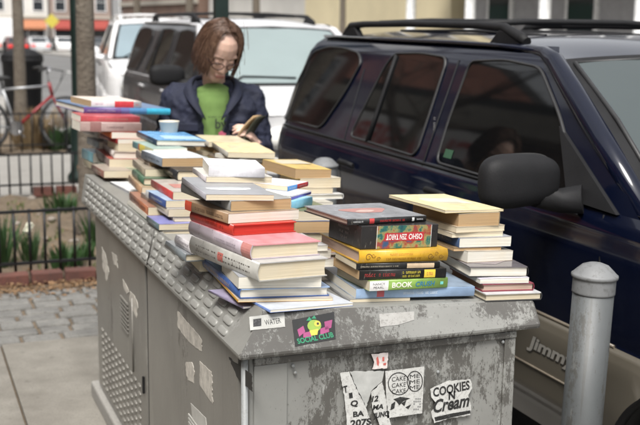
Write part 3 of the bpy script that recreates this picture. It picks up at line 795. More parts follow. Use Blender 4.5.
    for u_, z_, r_, tl in extra.get('orn', []):
        b2 = bm_new(); n_ = 26; P_ = []
        for k in range(n_+1):       # a curling flourish that thins towards its end
            a = tl*(k/n_*8.2); rr_ = r_*T*(1-.72*k/n_); wd_ = r_*T*.20*(1-.6*k/n_)
            P_.append((V((rr_*math.cos(a), rr_*math.sin(a), 0)), V(((rr_-wd_)*math.cos(a), (rr_-wd_)*math.sin(a), 0))))
        for (p0_, q0_), (p1_, q1_) in zip(P_, P_[1:]): b2.faces.new([b2.verts.new(x) for x in (p0_, p1_, q1_, q0_)])
        spine_put(b2, u_*Lh, z_*T, lift=.0009, name='flourish', mat_=flat((.18,.09,.01)))
    for e_ in extra.get('patch', []):      # (u0,u1,z0,z1,colour,name)
        u0, u1, za, zb, cc, nm = e_
        b2 = bm_new(); n_ = 6
        for k in range(n_):
            y0, y1 = (za+(zb-za)*k/n_)*T, (za+(zb-za)*(k+1)/n_)*T
            b2.faces.new([b2.verts.new(V(p)) for p in ((u0*Lh,y0,0),(u1*Lh,y0,0),(u1*Lh,y1,0),(u0*Lh,y1,0))])
        spine_put(b2, 0, 0, lift=.0004 if 'lift' not in extra else extra['lift'], name=nm, mat_=flat(cc, .45))
    for e_ in extra.get('top', []):        # (polygon in 0..1 of x,y ; colour ; name)
        pl, cc, nm = e_; b2 = bm_new()
        lift = .0005+.0003*extra['top'].index(e_)
        b2.faces.new([b2.verts.new(V((x*ex, y*ey, T+lift+curl*.0))) for x, y in pl])
        obj(nm, b2, flat(cc, .4), t, local=True)
    BK[key] = t
    return t
def ell(cx, cy, rx, ry, n=24): return [(cx+rx*math.cos(6.2832*k/n), cy+ry*math.sin(6.2832*k/n)) for k in range(n)]
W_, CR, K_ = (.62,.61,.58), (.55,.49,.38), (.02,.02,.022)
REC = {
'A1':(0.009,-0.034,0.0000,0.237,0.250,0.0074,8), 'A2':(-0.048,0.050,0.0074,0.250,0.376,0.0076,-4), 'A3':(-0.041,0.055,0.0150,0.239,0.435,0.0256,-1),
'A4':(-0.047,0.056,0.0406,0.218,0.200,0.0306,-4), 'A5':(-0.013,-0.003,0.0712,0.201,0.371,0.0476,12), 'A6':(-0.022,0.034,0.1188,0.200,0.354,0.0378,11),
'A7':(-0.035,0.154,0.1566,0.191,0.235,0.0286,13), 'A8':(-0.046,0.170,0.1852,0.220,0.232,0.0273,14), 'A9':(-0.031,0.201,0.2125,0.178,0.341,0.0276,8),
'A10':(-0.096,0.211,0.2401,0.183,0.320,0.0169,-3), 'A11':(-0.038,0.423,0.2570,0.190,0.200,0.0159,-4), 'A12':(-0.030,0.430,0.2728,0.158,0.190,0.0294,-10),
'G8':(0.248,0.030,0.0000,0.170,0.218,0.0092,-2), 'G7':(0.265,0.033,0.0092,0.340,0.266,0.0265,-3), 'G6':(0.288,0.003,0.0356,0.233,0.195,0.0275,3),
'G5':(0.262,0.013,0.0632,0.251,0.200,0.0261,0), 'G4':(0.255,0.020,0.0893,0.239,0.150,0.0161,-1), 'G3':(0.261,0.022,0.1054,0.261,0.254,0.0329,2),
'G2':(0.270,0.035,0.1383,0.234,0.183,0.0627,5), 'G1':(0.233,0.045,0.2010,0.252,0.217,0.0168,10), 'H11':(0.622,-0.016,0.0000,0.172,0.160,0.0218,-1),
'H10':(0.624,0.007,0.0218,0.156,0.200,0.0219,-2), 'H9':(0.616,0.009,0.0438,0.147,0.200,0.0136,-4), 'H8':(0.593,0.030,0.0574,0.171,0.250,0.0299,-6),
'H7':(0.610,0.075,0.0873,0.154,0.180,0.0292,6), 'H6':(0.576,0.093,0.1164,0.153,0.170,0.0096,2), 'H5':(0.591,0.092,0.1261,0.167,0.150,0.0277,2),
'H4':(0.568,0.095,0.1538,0.170,0.170,0.0137,5), 'H3':(0.577,0.090,0.1675,0.170,0.170,0.0159,9), 'H2':(0.586,0.098,0.1834,0.136,0.240,0.0387,5),
'H1':(0.540,0.092,0.2221,0.200,0.280,0.0067,8), 'C7':(-0.028,1.196,0.0000,0.130,0.341,0.0281,0), 'C6':(-0.023,1.207,0.0281,0.130,0.354,0.0299,-1),
'C5':(0.013,1.482,0.0580,0.140,0.338,0.0300,-3), 'B6':(0.029,1.522,0.0880,0.140,0.257,0.0283,-2), 'B5':(0.041,1.565,0.1164,0.140,0.314,0.0286,-3),
'B4':(0.075,1.643,0.1449,0.140,0.281,0.0330,-1), 'B2':(0.103,1.713,0.1779,0.140,0.297,0.0275,4), 'B1':(0.143,1.827,0.2055,0.207,0.355,0.0262,1),
'Y7':(-0.017,0.972,0.0000,0.150,0.160,0.0133,3), 'Y6':(-0.031,1.001,0.0133,0.150,0.164,0.0217,2), 'Y5':(0.030,1.037,0.0350,0.150,0.130,0.0135,0),
'Y4':(0.013,1.058,0.0485,0.160,0.377,0.0272,2), 'Y3':(0.009,1.080,0.0757,0.150,0.240,0.0256,4), 'Y2':(0.035,1.091,0.1012,0.150,0.316,0.0274,1),
'Y1':(0.118,1.360,0.1286,0.140,0.260,0.0367,1), 'B3':(0.084,1.473,0.1653,0.182,0.260,0.0336,5), 'D10':(0.024,2.230,0.0000,0.140,0.200,0.0352,2),
'D9':(0.018,2.232,0.0352,0.150,0.200,0.0263,3), 'D8':(0.031,2.251,0.0614,0.140,0.440,0.0374,-2), 'D7':(0.056,2.274,0.0988,0.140,0.440,0.0309,-3),
'D6b':(0.074,2.278,0.1297,0.140,0.200,0.0331,3), 'D6':(0.073,2.280,0.1627,0.140,0.253,0.0220,8), 'D5':(0.048,2.298,0.1847,0.150,0.440,0.0286,2),
'D4':(-0.092,2.292,0.2133,0.275,0.160,0.0413,4), 'D3':(-0.086,2.321,0.2546,0.270,0.160,0.0261,6), 'D2':(-0.054,2.439,0.2807,0.416,0.440,0.0290,9),
'D1':(-0.019,2.455,0.3096,0.242,0.288,0.0286,10), 'E7':(0.403,0.852,0.0000,0.119,0.130,0.0338,8), 'E6':(0.418,0.888,0.0338,0.074,0.180,0.0443,-2),
'E5':(0.416,0.949,0.0781,0.150,0.150,0.0344,0), 'E4':(0.485,1.015,0.1125,0.155,0.180,0.0192,8), 'E3':(0.471,1.027,0.1317,0.129,0.160,0.0192,5),
'E2':(0.475,1.041,0.1510,0.160,0.170,0.0316,5), 'E1':(0.455,1.041,0.1826,0.145,0.260,0.0368,8), 'F3':(0.257,0.529,0.1600,0.129,0.120,0.0271,40),
'F2':(0.262,0.548,0.1871,0.153,0.120,0.0120,46), 'F1':(0.283,0.640,0.1991,0.160,0.130,0.0154,46), 'X0':(-0.091,0.409,0.0350,0.150,0.197,0.0226,3),
'X1':(-0.077,0.408,0.0576,0.150,0.126,0.0311,6), 'P1':(0.374,1.593,0.1900,0.190,0.370,0.0215,-6), 'P2':(0.422,1.583,0.1700,0.179,0.200,0.0157,14),
'W1':(0.031,1.805,0.0000,0.120,0.265,0.0242,6), 'T1':(0.030,2.657,0.0300,0.075,0.200,0.0475,6), 'T2':(0.033,2.560,0.0000,0.090,0.250,0.0280,5),
'A0':(-0.031,0.058,-0.0120,0.100,0.190,0.0063,12), 'M1':(0.054,2.678,0.1450,0.060,0.260,0.0331,6), 'M2':(0.052,2.632,0.1000,0.055,0.240,0.0329,4),
'M3':(-0.017,2.105,0.0350,0.120,0.240,0.0298,3), 'Z1':(0.165,0.188,0.0600,0.098,0.200,0.0245,0), 'Z2':(0.154,0.177,0.0845,0.100,0.180,0.0216,6),
'Z3':(0.159,0.177,0.1061,0.082,0.180,0.0162,3),
}
DES = {
'A0': ('p','L',(.25,.22,.32),(.33,.30,.42),'w','thin glossy lavender brochure slipping over the cabinet edge below the front stack'),
'A1': ('p','L',(.16,.24,.5),(.50,.53,.58),'w','thin white and blue booklet under the whole front stack, jutting over the edge'),
'A2': ('p','L',(.5,.25,.05),(.45,.40,.34),'c','thin book with orange and yellow spine, second from the bottom of the front left stack', dict(patch=[(0,1,.0,.45,(.62,.45,.04),'spine_band'),(.3,.6,.5,1,(.42,.08,.06),'spine_patch')])),
'A3': ('h','L',(.05,.10,.27),(.30,.42,.62),'w','large flat book with pale blue cover and dark blue spine, low in the front stack', dict(marks=[(.2,.8,.5,.5,(.5,.35,.2),1)])),
'A4': ('p','B',(.25,.25,.26),(.30,.31,.33),'w','grey covered paperback wedged beneath the black and white illustrated hardback'),
'A5': ('h','L',(.40,.39,.36),(.42,.41,.40),'c','thick hardback with grey and cream illustrated spine, just under the lavender pink hardback', dict(marks=[(.1,.9,.5,.6,(.10,.09,.08),1)], patch=[(.44,.52,.25,.75,(.42,.12,.10),'spine_emblem')])),
'A6': ('h','L',(.44,.38,.42),(.56,.25,.27),'c','thick hardback in lavender and pink jacket with cream pages, under the all red book', dict(patch=[(.86,1,.0,1,(.52,.22,.20),'spine_end')], marks=[(.45,.8,.5,.4,(.33,.28,.32),1)])),
'A7': ('h','L',(.42,.035,.022),(.50,.03,.02),'r','book that is bright red all over, its page edges too', dict(marks=[(.3,.8,.5,.4,(.2,.02,.015),1)])),
'A8': ('p','L',(.30,.19,.11),(.34,.25,.17),'w','brown spined paperback with white pages lying on the all red book', dict(patch=[(0,.16,0,1,(.42,.06,.03),'spine_end')], marks=[(.25,.9,.5,.5,(.12,.07,.04),1)])),
'A9': ('p','L',(.22,.22,.215),(.27,.27,.26),'t','tan paged paperback with pale grey spine under the grey book with a white oval', dict(marks=[(.3,.85,.5,.4,(.1,.1,.1),1)])),
'A10': ('p','L',(.36,.35,.38),(.27,.275,.29),'c','grey covered book with a long white oval on its cover', dict(top=[(ell(.46,.33,.34,.11),(.66,.67,.68),'cover_art'),(ell(.5,.33,.2,.05),(.45,.55,.5),'cover_art')], curl=0)),
'A11': ('p','L',(.55,.50,.50),(.60,.57,.52),'c','cream covered paperback between the grey oval book and the white topmost book', dict(curl=.002)),
'A12': ('p','F',(.64,.63,.66),(.70,.69,.70),'w','plain white book on the very top of the front left stack', dict(curl=0)),
'G8': ('p','L',(.22,.22,.22),(.25,.25,.24),'c','thin grey booklet at the bottom of the middle stack'),
'G7': ('p','F',(.30,.42,.60),(.26,.33,.42),'w','long light blue book at the bottom of the middle stack, under Book Crush', dict(marks=[(.38,.7,.5,.4,(.55,.62,.68),1)], patch=[(.17,.23,.15,.9,(.5,.10,.12),'spine_emblem')], curl=0)),
'G6': ('p','F',(.22,.36,.08),(.24,.34,.1),'c','green paperback whose spine reads BOOK CRUSH', dict(patch=[(0,.235,0.02,.98,(.68,.67,.66),'author_label'),(.9,.94,.35,.65,(.15,.5,.45),'spine_emblem')],
   text=[('BOOK',.28,.54,.5,.55,(.72,.74,.6),False,dict(bold=.03)),('CRUSH',.58,.83,.5,.5,(.03,.16,.28),False,dict(bold=.02,shear=.15)),('NANCY',.04,.19,.68,.22,(.1,.1,.1),False,{}),('PEARL',.05,.18,.33,.22,(.1,.1,.1),False,{})], curl=0)),
'G5': ('p','F',(.014,.013,.012),(.03,.03,.03),'t','black spined paperback with dark red lettering and a yellow panel, on top of Book Crush', dict(patch=[(.74,.87,.08,.92,(.66,.48,.05),'spine_panel')], marks=[(.06,.42,.5,.5,(.30,.03,.03),1),(.49,.70,.5,.75,(.5,.42,.05),2),(.77,.84,.5,.5,(.4,.1,.05),1)], curl=0)),
'G4': ('p','F',(.012,.012,.012),(.03,.03,.03),'c','thin black book with a beige panel under the yellow book', dict(patch=[(.60,.93,.08,.9,(.50,.38,.25),'spine_panel')], marks=[(.05,.5,.5,.35,(.4,.36,.28),1)], curl=0)),
'G3': ('h','F',(.60,.34,.03),(.5,.3,.04),'p','thick yellow book with ornamental lettering, under the tarot box', dict(marks=[(.34,.60,.68,.26,(.42,.20,.02),1),(.30,.72,.30,.28,(.30,.14,.01),1)],
   orn=[(.10,.5,.34,1),(.155,.62,.20,-1),(.21,.34,.20,1),(.80,.45,.32,-1),(.865,.62,.20,1),(.92,.4,.24,-1)])),
'G2': ('h','F',(.022,.02,.02),(.03,.03,.03),'c','black tarot box with colourful spine lettered upside down', dict(name='tarot_box', cat='book', box=1)),
'G1': ('h','F',(.016,.015,.016),(.25,.255,.27),'p','black and grey hardback with red lettering on top of the tarot box', dict(gloss=.22, marks=[(.07,.19,.5,.4,(.6,.6,.6),1),(.40,.72,.5,.5,(.45,.03,.03),1),(.87,.96,.5,.35,(.6,.6,.6),1)],
   patch=[(.27,.33,.08,.92,(.5,.05,.05),'spine_emblem'),(.81,.84,.2,.8,(.6,.6,.58),'spine_mark')], top=[([(.5+.26*math.cos(a)*(1+.25*math.sin(3*a)), .5+.2*math.sin(a)*(1+.2*math.cos(2*a))) for a in [6.283*k/26 for k in range(26)]],(.36,.17,.15),'cover_art'),([(.48+.12*math.cos(a)*(1+.3*math.sin(2*a)), .46+.08*math.sin(a)) for a in [6.283*k/20 for k in range(20)]],(.46,.33,.29),'cover_art')])),
'H11': ('h','R',(.05,.05,.05),(.5,.5,.5),'c','dark bound hardback at the very bottom of the right stack'),
'H10': ('h','R',(.20,.03,.05),(.24,.06,.08),'p','maroon bound book second from the bottom of the right stack'),
'H9': ('p','B',(.45,.43,.48),(.48,.46,.52),'w','lavender white paperback lying on the maroon bound book'),
'H8': ('h','R',(.015,.015,.016),(.12,.11,.12),'w','white paged hardback in glossy black boards, lower right stack', dict(gloss=.15, top=[([(.1,.2),(.5,.1),(.9,.35),(.6,.9),(.2,.7)],(.2,.17,.18),'cover_art')])),
'H7': ('p','B',(.3,.22,.14),(.4,.36,.3),'w','white paged paperback just above the black boarded hardback'),
'H6': ('p','B',(.24,.16,.09),(.26,.18,.1),'t','thin brown booklet under the blue spined book in the right stack'),
'H5': ('p','L',(.05,.085,.17),(.30,.31,.34),'w','white paged book with a dark blue spine, middle of the right stack', dict(marks=[(.2,.8,.5,.4,(.35,.4,.45),1)])),
'H4': ('p','B',(.5,.45,.36),(.46,.42,.34),'c','thin cream book lying on the blue spined book in the right stack'),
'H3': ('p','B',(.42,.33,.22),(.45,.37,.27),'c','thin buff book directly under the thick tan paged book of the right stack'),
'H2': ('p','R',(.45,.40,.3),(.42,.38,.30),'t','thick old paperback with tan pages near the top of the right stack', dict(curl=-.002)),
'H1': ('p','R',(.60,.50,.25),(.66,.57,.33),'c','thin pale yellow book on the very top of the right stack', dict(curl=.002, top=[([(.15,.3),(.85,.25),(.88,.7),(.2,.78)],(.60,.55,.46),'cover_art'),([(.3,.4),(.7,.38),(.7,.48),(.3,.5)],(.45,.42,.3),'cover_art')])),
'C7': ('p','L',(.06,.09,.07),(.4,.38,.33),'c','white and dark green spined book, lowest at the left edge of the cabinet', dict(patch=[(0,1,.55,1,(.5,.48,.42),'spine_band')])),
'C6': ('p','L',(.33,.13,.07),(.30,.15,.10),'c','rust red spined book with lettering, second from the bottom at the left edge', dict(marks=[(.1,.9,.5,.6,(.12,.04,.03),1)])),
'C5': ('p','L',(.40,.25,.15),(.38,.28,.18),'c','salmon brown paperback under the green book at the left edge', dict(marks=[(.15,.6,.5,.45,(.2,.1,.06),1)])),
'B6': ('h','L',(.06,.12,.075),(.08,.14,.09),'c','dark green hardback in the left middle stack'),
'B5': ('p','L',(.28,.24,.18),(.32,.28,.22),'c','buff paperback lying on the green hardback', dict(marks=[(.2,.8,.5,.4,(.12,.1,.08),1)])),
'B4': ('p','L',(.30,.25,.21),(.25,.22,.18),'t','grey brown paperback under the teal and yellow one', dict(marks=[(.2,.9,.5,.45,(.12,.08,.07),1)])),
'B2': ('p','L',(.15,.36,.38),(.3,.4,.35),'w','teal and yellow spined paperback under the bright blue book', dict(patch=[(.35,.62,0,1,(.60,.50,.10),'spine_patch'),(.62,1,0,1,(.42,.43,.25),'spine_end'),(.3,.36,0,1,(.45,.12,.08),'spine_mark')])),
'B1': ('h','L',(.02,.035,.06),(.12,.32,.58),'w','bright blue covered book with navy spine beside the paper cup', dict(gloss=.25, marks=[(.25,.85,.5,.4,(.3,.38,.45),1)], top=[([(.2,.1),(.95,.05),(.97,.45),(.25,.5)],(.34,.50,.66),'cover_art')])),
'Y7': ('p','B',(.03,.03,.03),(.05,.05,.05),'c','black backed book at the foot of the stack left of the lavender hardback'),
'Y6': ('p','L',(.10,.14,.15),(.20,.20,.42),'c','violet covered book low in the stack left of the lavender hardback', dict(marks=[(.2,.8,.5,.4,(.4,.42,.42),1)])),
'Y5': ('p','B',(.05,.05,.06),(.06,.06,.07),'c','thin black book between the violet book and the thick cream paperback'),
'Y4': ('p','L',(.38,.34,.28),(.34,.32,.3),'c','thick cream spined paperback under the small dark blue one', dict(marks=[(.3,.9,.5,.3,(.14,.12,.1),1)])),
'Y3': ('p','L',(.045,.075,.2),(.30,.42,.55),'c','small book with dark blue spine and light blue cover, under the red spined one', dict(patch=[(0,.16,0,1,(.5,.5,.5),'spine_end')], marks=[(.3,.85,.5,.4,(.4,.45,.5),1)])),
'Y2': ('p','L',(.42,.05,.045),(.40,.36,.32),'c','pale covered book with a red spine in the left middle stack', dict(top=[([(.2,.3),(.7,.3),(.7,.6),(.2,.6)],(.42,.18,.15),'cover_art')])),
'Y1': ('h','L',(.018,.018,.02),(.03,.03,.03),'c','black hardback with cream pages right under the blue grey spined tan book', dict(marks=[(.2,.8,.5,.35,(.4,.36,.28),1)])),
'B3': ('p','L',(.17,.20,.24),(.58,.61,.64),'t','thick tan paged paperback with white cover and blue grey spine, below the bright blue book', dict(marks=[(.2,.9,.5,.35,(.08,.1,.12),1)], top=[([(.1,.55),(.9,.5),(.92,.75),(.12,.8)],(.35,.42,.48),'cover_art')])),
'D10': ('p','L',(.12,.10,.09),(.16,.14,.12),'c','dark brown book at the bottom of the far left stack'),
'D9': ('p','L',(.30,.36,.28),(.4,.45,.36),'g','pale green edged book low in the far left stack'),
'D8': ('p','L',(.16,.12,.11),(.35,.08,.06),'c','thick grey spined book with a red cover, lower part of the far left stack', dict(marks=[(.2,.8,.5,.5,(.4,.38,.35),1)])),
'D7': ('h','L',(.46,.43,.40),(.40,.36,.32),'w','off white hardback in the middle of the far left stack', dict(marks=[(.2,.7,.5,.35,(.2,.18,.18),1)])),
'D6b': ('p','B',(.4,.3,.2),(.45,.3,.2),'c','cream paged book without visible spine under the dark red one, far left stack'),
'D6': ('p','L',(.22,.02,.02),(.26,.03,.03),'w','dark red book under the orange red one, far left stack'),
'D5': ('p','L',(.5,.13,.05),(.50,.10,.07),'w','orange red covered book in the far left stack, under the grey pink spines'),
'D4': ('p','F',(.38,.27,.25),(.4,.3,.28),'w','wide grey pink spined book under the narrow crimson one, far left stack', dict(marks=[(.42,.7,.5,.3,(.14,.08,.08),1)], patch=[(.16,.34,.0,1,(.26,.13,.12),'spine_patch')])),
'D3': ('p','F',(.42,.07,.08),(.40,.08,.08),'w','narrow crimson spined book right under the big purple and blue atlas', dict(marks=[(.3,.8,.5,.3,(.3,.2,.15),1)])),
'D2': ('h','F',(.10,.06,.20),(.10,.17,.30),'w','big flat atlas with purple to cyan spine jutting out of the far left stack', dict(patch=[(.52,.72,0,1,(.06,.18,.36),'spine_patch'),(.72,1,0,1,(.03,.33,.50),'spine_end'),(.42,.52,0,1,(.09,.11,.28),'spine_mark')], marks=[(.04,.36,.5,.3,(.4,.36,.4),1)])),
'D1': ('p','F',(.60,.57,.58),(.70,.60,.52),'t','white paperback with a red band on its spine, topmost of the far left stack', dict(patch=[(.46,.84,0,1,(.50,.04,.05),'spine_band')], marks=[(.08,.24,.5,.3,(.4,.2,.3),1),(.87,.95,.5,.3,(.5,.1,.1),1)], curl=0)),
'M1': ('p','L',(.46,.45,.43),(.45,.43,.40),'w','light grey paperback sticking out of the far left stack under the grey pink spine', dict(marks=[(.3,.8,.5,.35,(.2,.2,.2),1)])),
'M2': ('p','L',(.30,.34,.36),(.4,.42,.42),'w','blue grey paperback sticking out of the far left stack below the light grey one'),
'M3': ('p','L',(.20,.10,.08),(.35,.3,.25),'c','brown red spined paperback at the outer foot of the far left stack', dict(marks=[(.2,.8,.5,.4,(.4,.38,.3),1)])),
'E7': ('p','B',(.4,.36,.3),(.4,.36,.3),'c','buff book at the foot of the back stack, seen between the two front stacks'),
'E6': ('h','R',(.02,.018,.02),(.03,.03,.03),'c','black boarded hardback with rounded corner low in the back stack'),
'E5': ('p','B',(.45,.4,.33),(.4,.38,.33),'w','off white book in the back stack above the black boarded hardback'),
'E4': ('h','R',(.58,.57,.55),(.55,.54,.52),'w','thin white hardback with rounded white spine in the back stack, beside the rear bollard'),
'E3': ('p','B',(.2,.17,.14),(.3,.26,.2),'c','short cream book on the thin white hardback in the back stack'),
'E2': ('p','B',(.55,.48,.38),(.5,.45,.36),'c','cream paged book second from the top of the back stack'),
'E1': ('p','B',(.55,.38,.08),(.55,.38,.10),'t','tan paged paperback with curling yellow cover, topmost of the back stack', dict(top=[([(.1,.5),(.9,.45),(.95,.9),(.1,.95)],(.50,.44,.32),'cover_art')], curl=-.003)),
'F3': ('p','F',(.20,.45,.60),(.3,.5,.6),'w','pale blue book turned askew, lowest of the three turned ones', dict(curl=0)),
'F2': ('p','F',(.13,.12,.42),(.6,.6,.6),'w','thin book with violet blue spine turned askew under the white one', dict(curl=0, patch=[(0,1,.72,1,(.6,.58,.6),'spine_band')])),
'F1': ('p','F',(.07,.22,.48),(.68,.66,.66),'c','white covered book turned askew with a blue and red spine', dict(curl=0, patch=[(.45,.97,0,1,(.46,.05,.05),'spine_patch')], marks=[(.06,.4,.5,.4,(.5,.55,.6),1),(.5,.9,.5,.4,(.6,.4,.4),1)])),
'X0': ('h','L',(.16,.18,.19),(.2,.21,.22),'c','slate grey spined book at the cabinet edge, under the book with a white spine'),
'X1': ('h','L',(.50,.48,.49),(.5,.48,.47),'c','book with white lettered spine at the cabinet edge, left of the illustrated hardback', dict(marks=[(.15,.9,.5,.6,(.25,.22,.24),2)])),
'P1': ('p','L',(.42,.40,.36),(.62,.51,.30),'c','cream covered book slanting across the heap in front of the person', dict(curl=.004, gloss=.5, top=[([(.2,.3),(.8,.35),(.7,.8),(.25,.75)],(.58,.50,.33),'cover_art')])),
'P3': ('p','L',(.40,.37,.32),(.60,.52,.36),'c','cream paperback behind the slanting cream book, just below the chest of the person', dict(curl=0)),
'P2': ('p','B',(.6,.6,.58),(.68,.67,.65),'w','white covered paperback beside the slanting cream book', dict(top=[([(.2,.5),(.7,.45),(.75,.6),(.3,.68)],(.45,.5,.55),'cover_art')])),
'W1': ('p','L',(.2,.2,.21),(.66,.67,.68),'w','flat white topped booklet overhanging the left edge of the cabinet', dict(curl=0)),
'T1': ('p','L',(.22,.42,.48),(.4,.5,.55),'w','small pale teal book at the left side of the far left stack'),
'T2': ('p','L',(.48,.43,.30),(.45,.4,.3),'c','cream bound book sticking out at the outer edge beneath the small teal book'),
'Z1': ('p','B',(.5,.45,.45),(.45,.4,.42),'w','white magazine lowest in the small pile between lavender hardback and middle stack', dict(name='magazine', cat='magazine')),
'Z2': ('p','B',(.55,.42,.45),(.5,.38,.42),'w','pinkish magazine in the middle of the small pile behind the lavender hardback', dict(name='magazine', cat='magazine')),
'Z3': ('p','B',(.40,.36,.34),(.42,.40,.40),'w','grey magazine on top of the small pile behind the lavender hardback', dict(name='magazine', cat='magazine')),
}
REC['P3'] = (.405, 1.99, .188, .19, .30, .022, -4)
for k, rec in REC.items():
    if k == 'E6': rec = (.335, .888, .0338, .157, .18, .0443, -2)
    if k == 'G2': continue
    book(k, rec, DES[k])
# hidden books that carry the upper ones; they show only in gaps
fill_names = [('plain grey', (.2,.2,.2)), ('dull red', (.25,.06,.05)), ('plain ochre', (.4,.28,.12)), ('navy', (.04,.06,.14)), ('olive', (.14,.15,.07)), ('dark brown', (.1,.07,.05)), ('beige', (.42,.36,.28))]
def filler(a, b, c0, c1, ex, ey, where):
    c = c0; k = 0
    while c < c1-.006:
        T = min(.034, c1-c) if c1-c < .045 else .03+.004*(k % 2)
        nm, cc = fill_names[k % 7]; book('fill%s%d' % (where, k), (a+.006*(k % 3), b+.005*((k*2) % 3), c, ex, ey, T, (k*5) % 7-3), ('p', 'B', cc, cc, 'ct'[k % 2], '%s book %s' % (nm, where)))
        c += T; k += 1
filler(.26, .50, 0, .159, .14, .19, 'inside the heap beneath the three turned books')
filler(.36, 1.56, 0, .169, .17, .3, 'inside the heap beneath the slanting cream book')
filler(.19, 2.10, 0, .204, .20, .22, 'inside the heap beneath the paper cup')
filler(.06, .62, 0, .20, .15, .2, 'inside the heap behind the all red book')
filler(.44, .33, 0, .13, .15, .2, 'in the low pile behind the tarot box')
filler(.20, 1.30, 0, .155, .14, .2, 'inside the heap behind the black hardback')
filler(.18, 1.87, 0, .2, .13, .2, 'inside the heap beneath the bright blue book')
filler(-.045, .43, 0, .034, .15, .24, 'at the cabinet edge under the slate grey one')
filler(.0, 2.2, 0, .05, .0+.09, .2, 'at the foot of the far left stack')

filler(.42, 2.0, 0, .187, .14, .22, 'inside the heap beneath the cream paperback')
# tarot box: deck box with a bright spine
a, b_, c, ex, ey, T, yaw = REC['G2']
Mx = LF @ Matrix.Translation(V((a, b_, c))) @ Matrix.Rotation(R(yaw), 4, 'Z')
t = bpy.data.objects.new('tarot_box', None); col.objects.link(t); t.matrix_world = Mx
tag(t, 'black tarot card box with a colourful end reading OSHO ZEN TAROT upside down', 'card box', 'books piled on the street cabinet')
bm = bm_new(); box(bm, 0, ex, 0, ey, 0, T-.001); obj('box_body', bm, cov((.02,.018,.018), .3), t, local=True, bevel=.002)
bm = bm_new(); box(bm, .045, ex-.022, -.0015, -.0002, .001, T-.002)
m, nt, b = new_mat('tarot_print'); vv = coords(nt); nf1 = noisef(nt, vv, 22, 4, .6)
nt.links.new(ramp(nt, nf1, [(.32, (.015,.05,.08)), (.43, (.03,.13,.10)), (.50, (.28,.25,.10)), (.57, (.28,.05,.03)), (.68, (.04,.08,.16))]), b.inputs['Base Color']); b.inputs['Roughness'].default_value = .3
obj('printed_panel', bm, m, t, local=True)
def bpoly(name, pts, m_, y=-.002, x=None):
    bm = bm_new()
    bm.faces.new([bm.verts.new(V((p[0], y, p[1])) if x is None else V((x, p[0], p[1]))) for p in pts]); return obj(name, bm, m_, t, local=True)
bpoly('red_band', [(.068, T*.34), (ex-.044, T*.30), (ex-.046, T*.68), (.070, T*.66)], flat((.42,.03,.04), .35), -.0019)
bpoly('white_line', [(.0455,.001), (.047,.001), (.047,T-.002), (.0455,T-.002)], flat((.6,.6,.6)), -.0021)
bpoly('white_line', [(ex-.0235,.001), (ex-.022,.001), (ex-.022,T-.002), (ex-.0235,T-.002)], flat((.6,.6,.6)), -.0021)
for s_, x0, x1 in (('OSHO', ex-.092, ex-.050), ('ZEN TAROT', .074, ex-.098)):
    bm = fit_text(s_, x1-x0, T*.24, bold=.02)
    for v in bm.verts: v.co = V(((x0+x1)/2-v.co.x, -.0024, T*.49-v.co.y))
    obj('title', bm, flat((.72,.70,.68)), t, local=True, fix=False)
for r in range(3):
    bm = marks_bm(.07-.015*r, T*.15, random.Random(r))
    for v in bm.verts: v.co = V((-.0012, ey*.5-v.co.x, T*(.7-.2*r)+v.co.y))
    obj('lettering', bm, flat((.22,.2,.19)), t, local=True, fix=False)

# paper cup
cp = LF @ V((.275, 2.165, .206))
t = thing('paper_cup', 'white paper cup standing among the books in front of the person', 'cup', cp)
bm = bm_new(); lathe(bm, [(.030,0),(.031,.002),(.0430,.070),(.0452,.0715),(.0445,.0735),(.0420,.0725),(.0412,.068),(.030,.006)], cp, 32)
obj('cup_wall', bm, M('cup_paper', (.62,.57,.48), .6, 0, .05, 20), t)
# ------------------------------------------------------------------ bollards
BOLM = worn_paint('bollard_steel', (.088,.094,.096), (.052,.05,.044), (.14,.14,.132), (1,1,.16), .62, .5)
def bollard(label, x, y, lean=0):
    t = thing('bollard', label, 'bollard', (x, y, 0), 'steel bollards along the kerb')
    bm = bm_new(); lathe(bm, [(.058,-.05),(.058,.93)], (x,y,0), 36); obj('pipe', bm, BOLM, t)
    bm = bm_new(); lathe(bm, [(.0585,.912),(.0605,.9135),(.0605,.918),(.0605,.930),(.0605,.945),(.0605,.952),(.0606,.9555),(.0650,.958),(.0658,.961),(.0658,.964),(.0652,.967),(.062,.969),(.058,.973),(.050,.981),(.037,.993),(.020,.999),(.004,1.001)], (x,y,0), 36); obj('cap', bm, speckle('cap_steel', (.13,.135,.138), (.19,.195,.198), (.09,.09,.085), 6, 60, .55, .08), t)
    t.rotation_euler = (0, lean, 0); return t
bollard('big steel bollard at right in front of the dark blue car', 1.768, 2.47, R(2.1))
bollard('second steel bollard, only its domed top showing behind the back book stack', 1.83, 4.62); bpy.data.objects['bollard.001'].location.z = .035

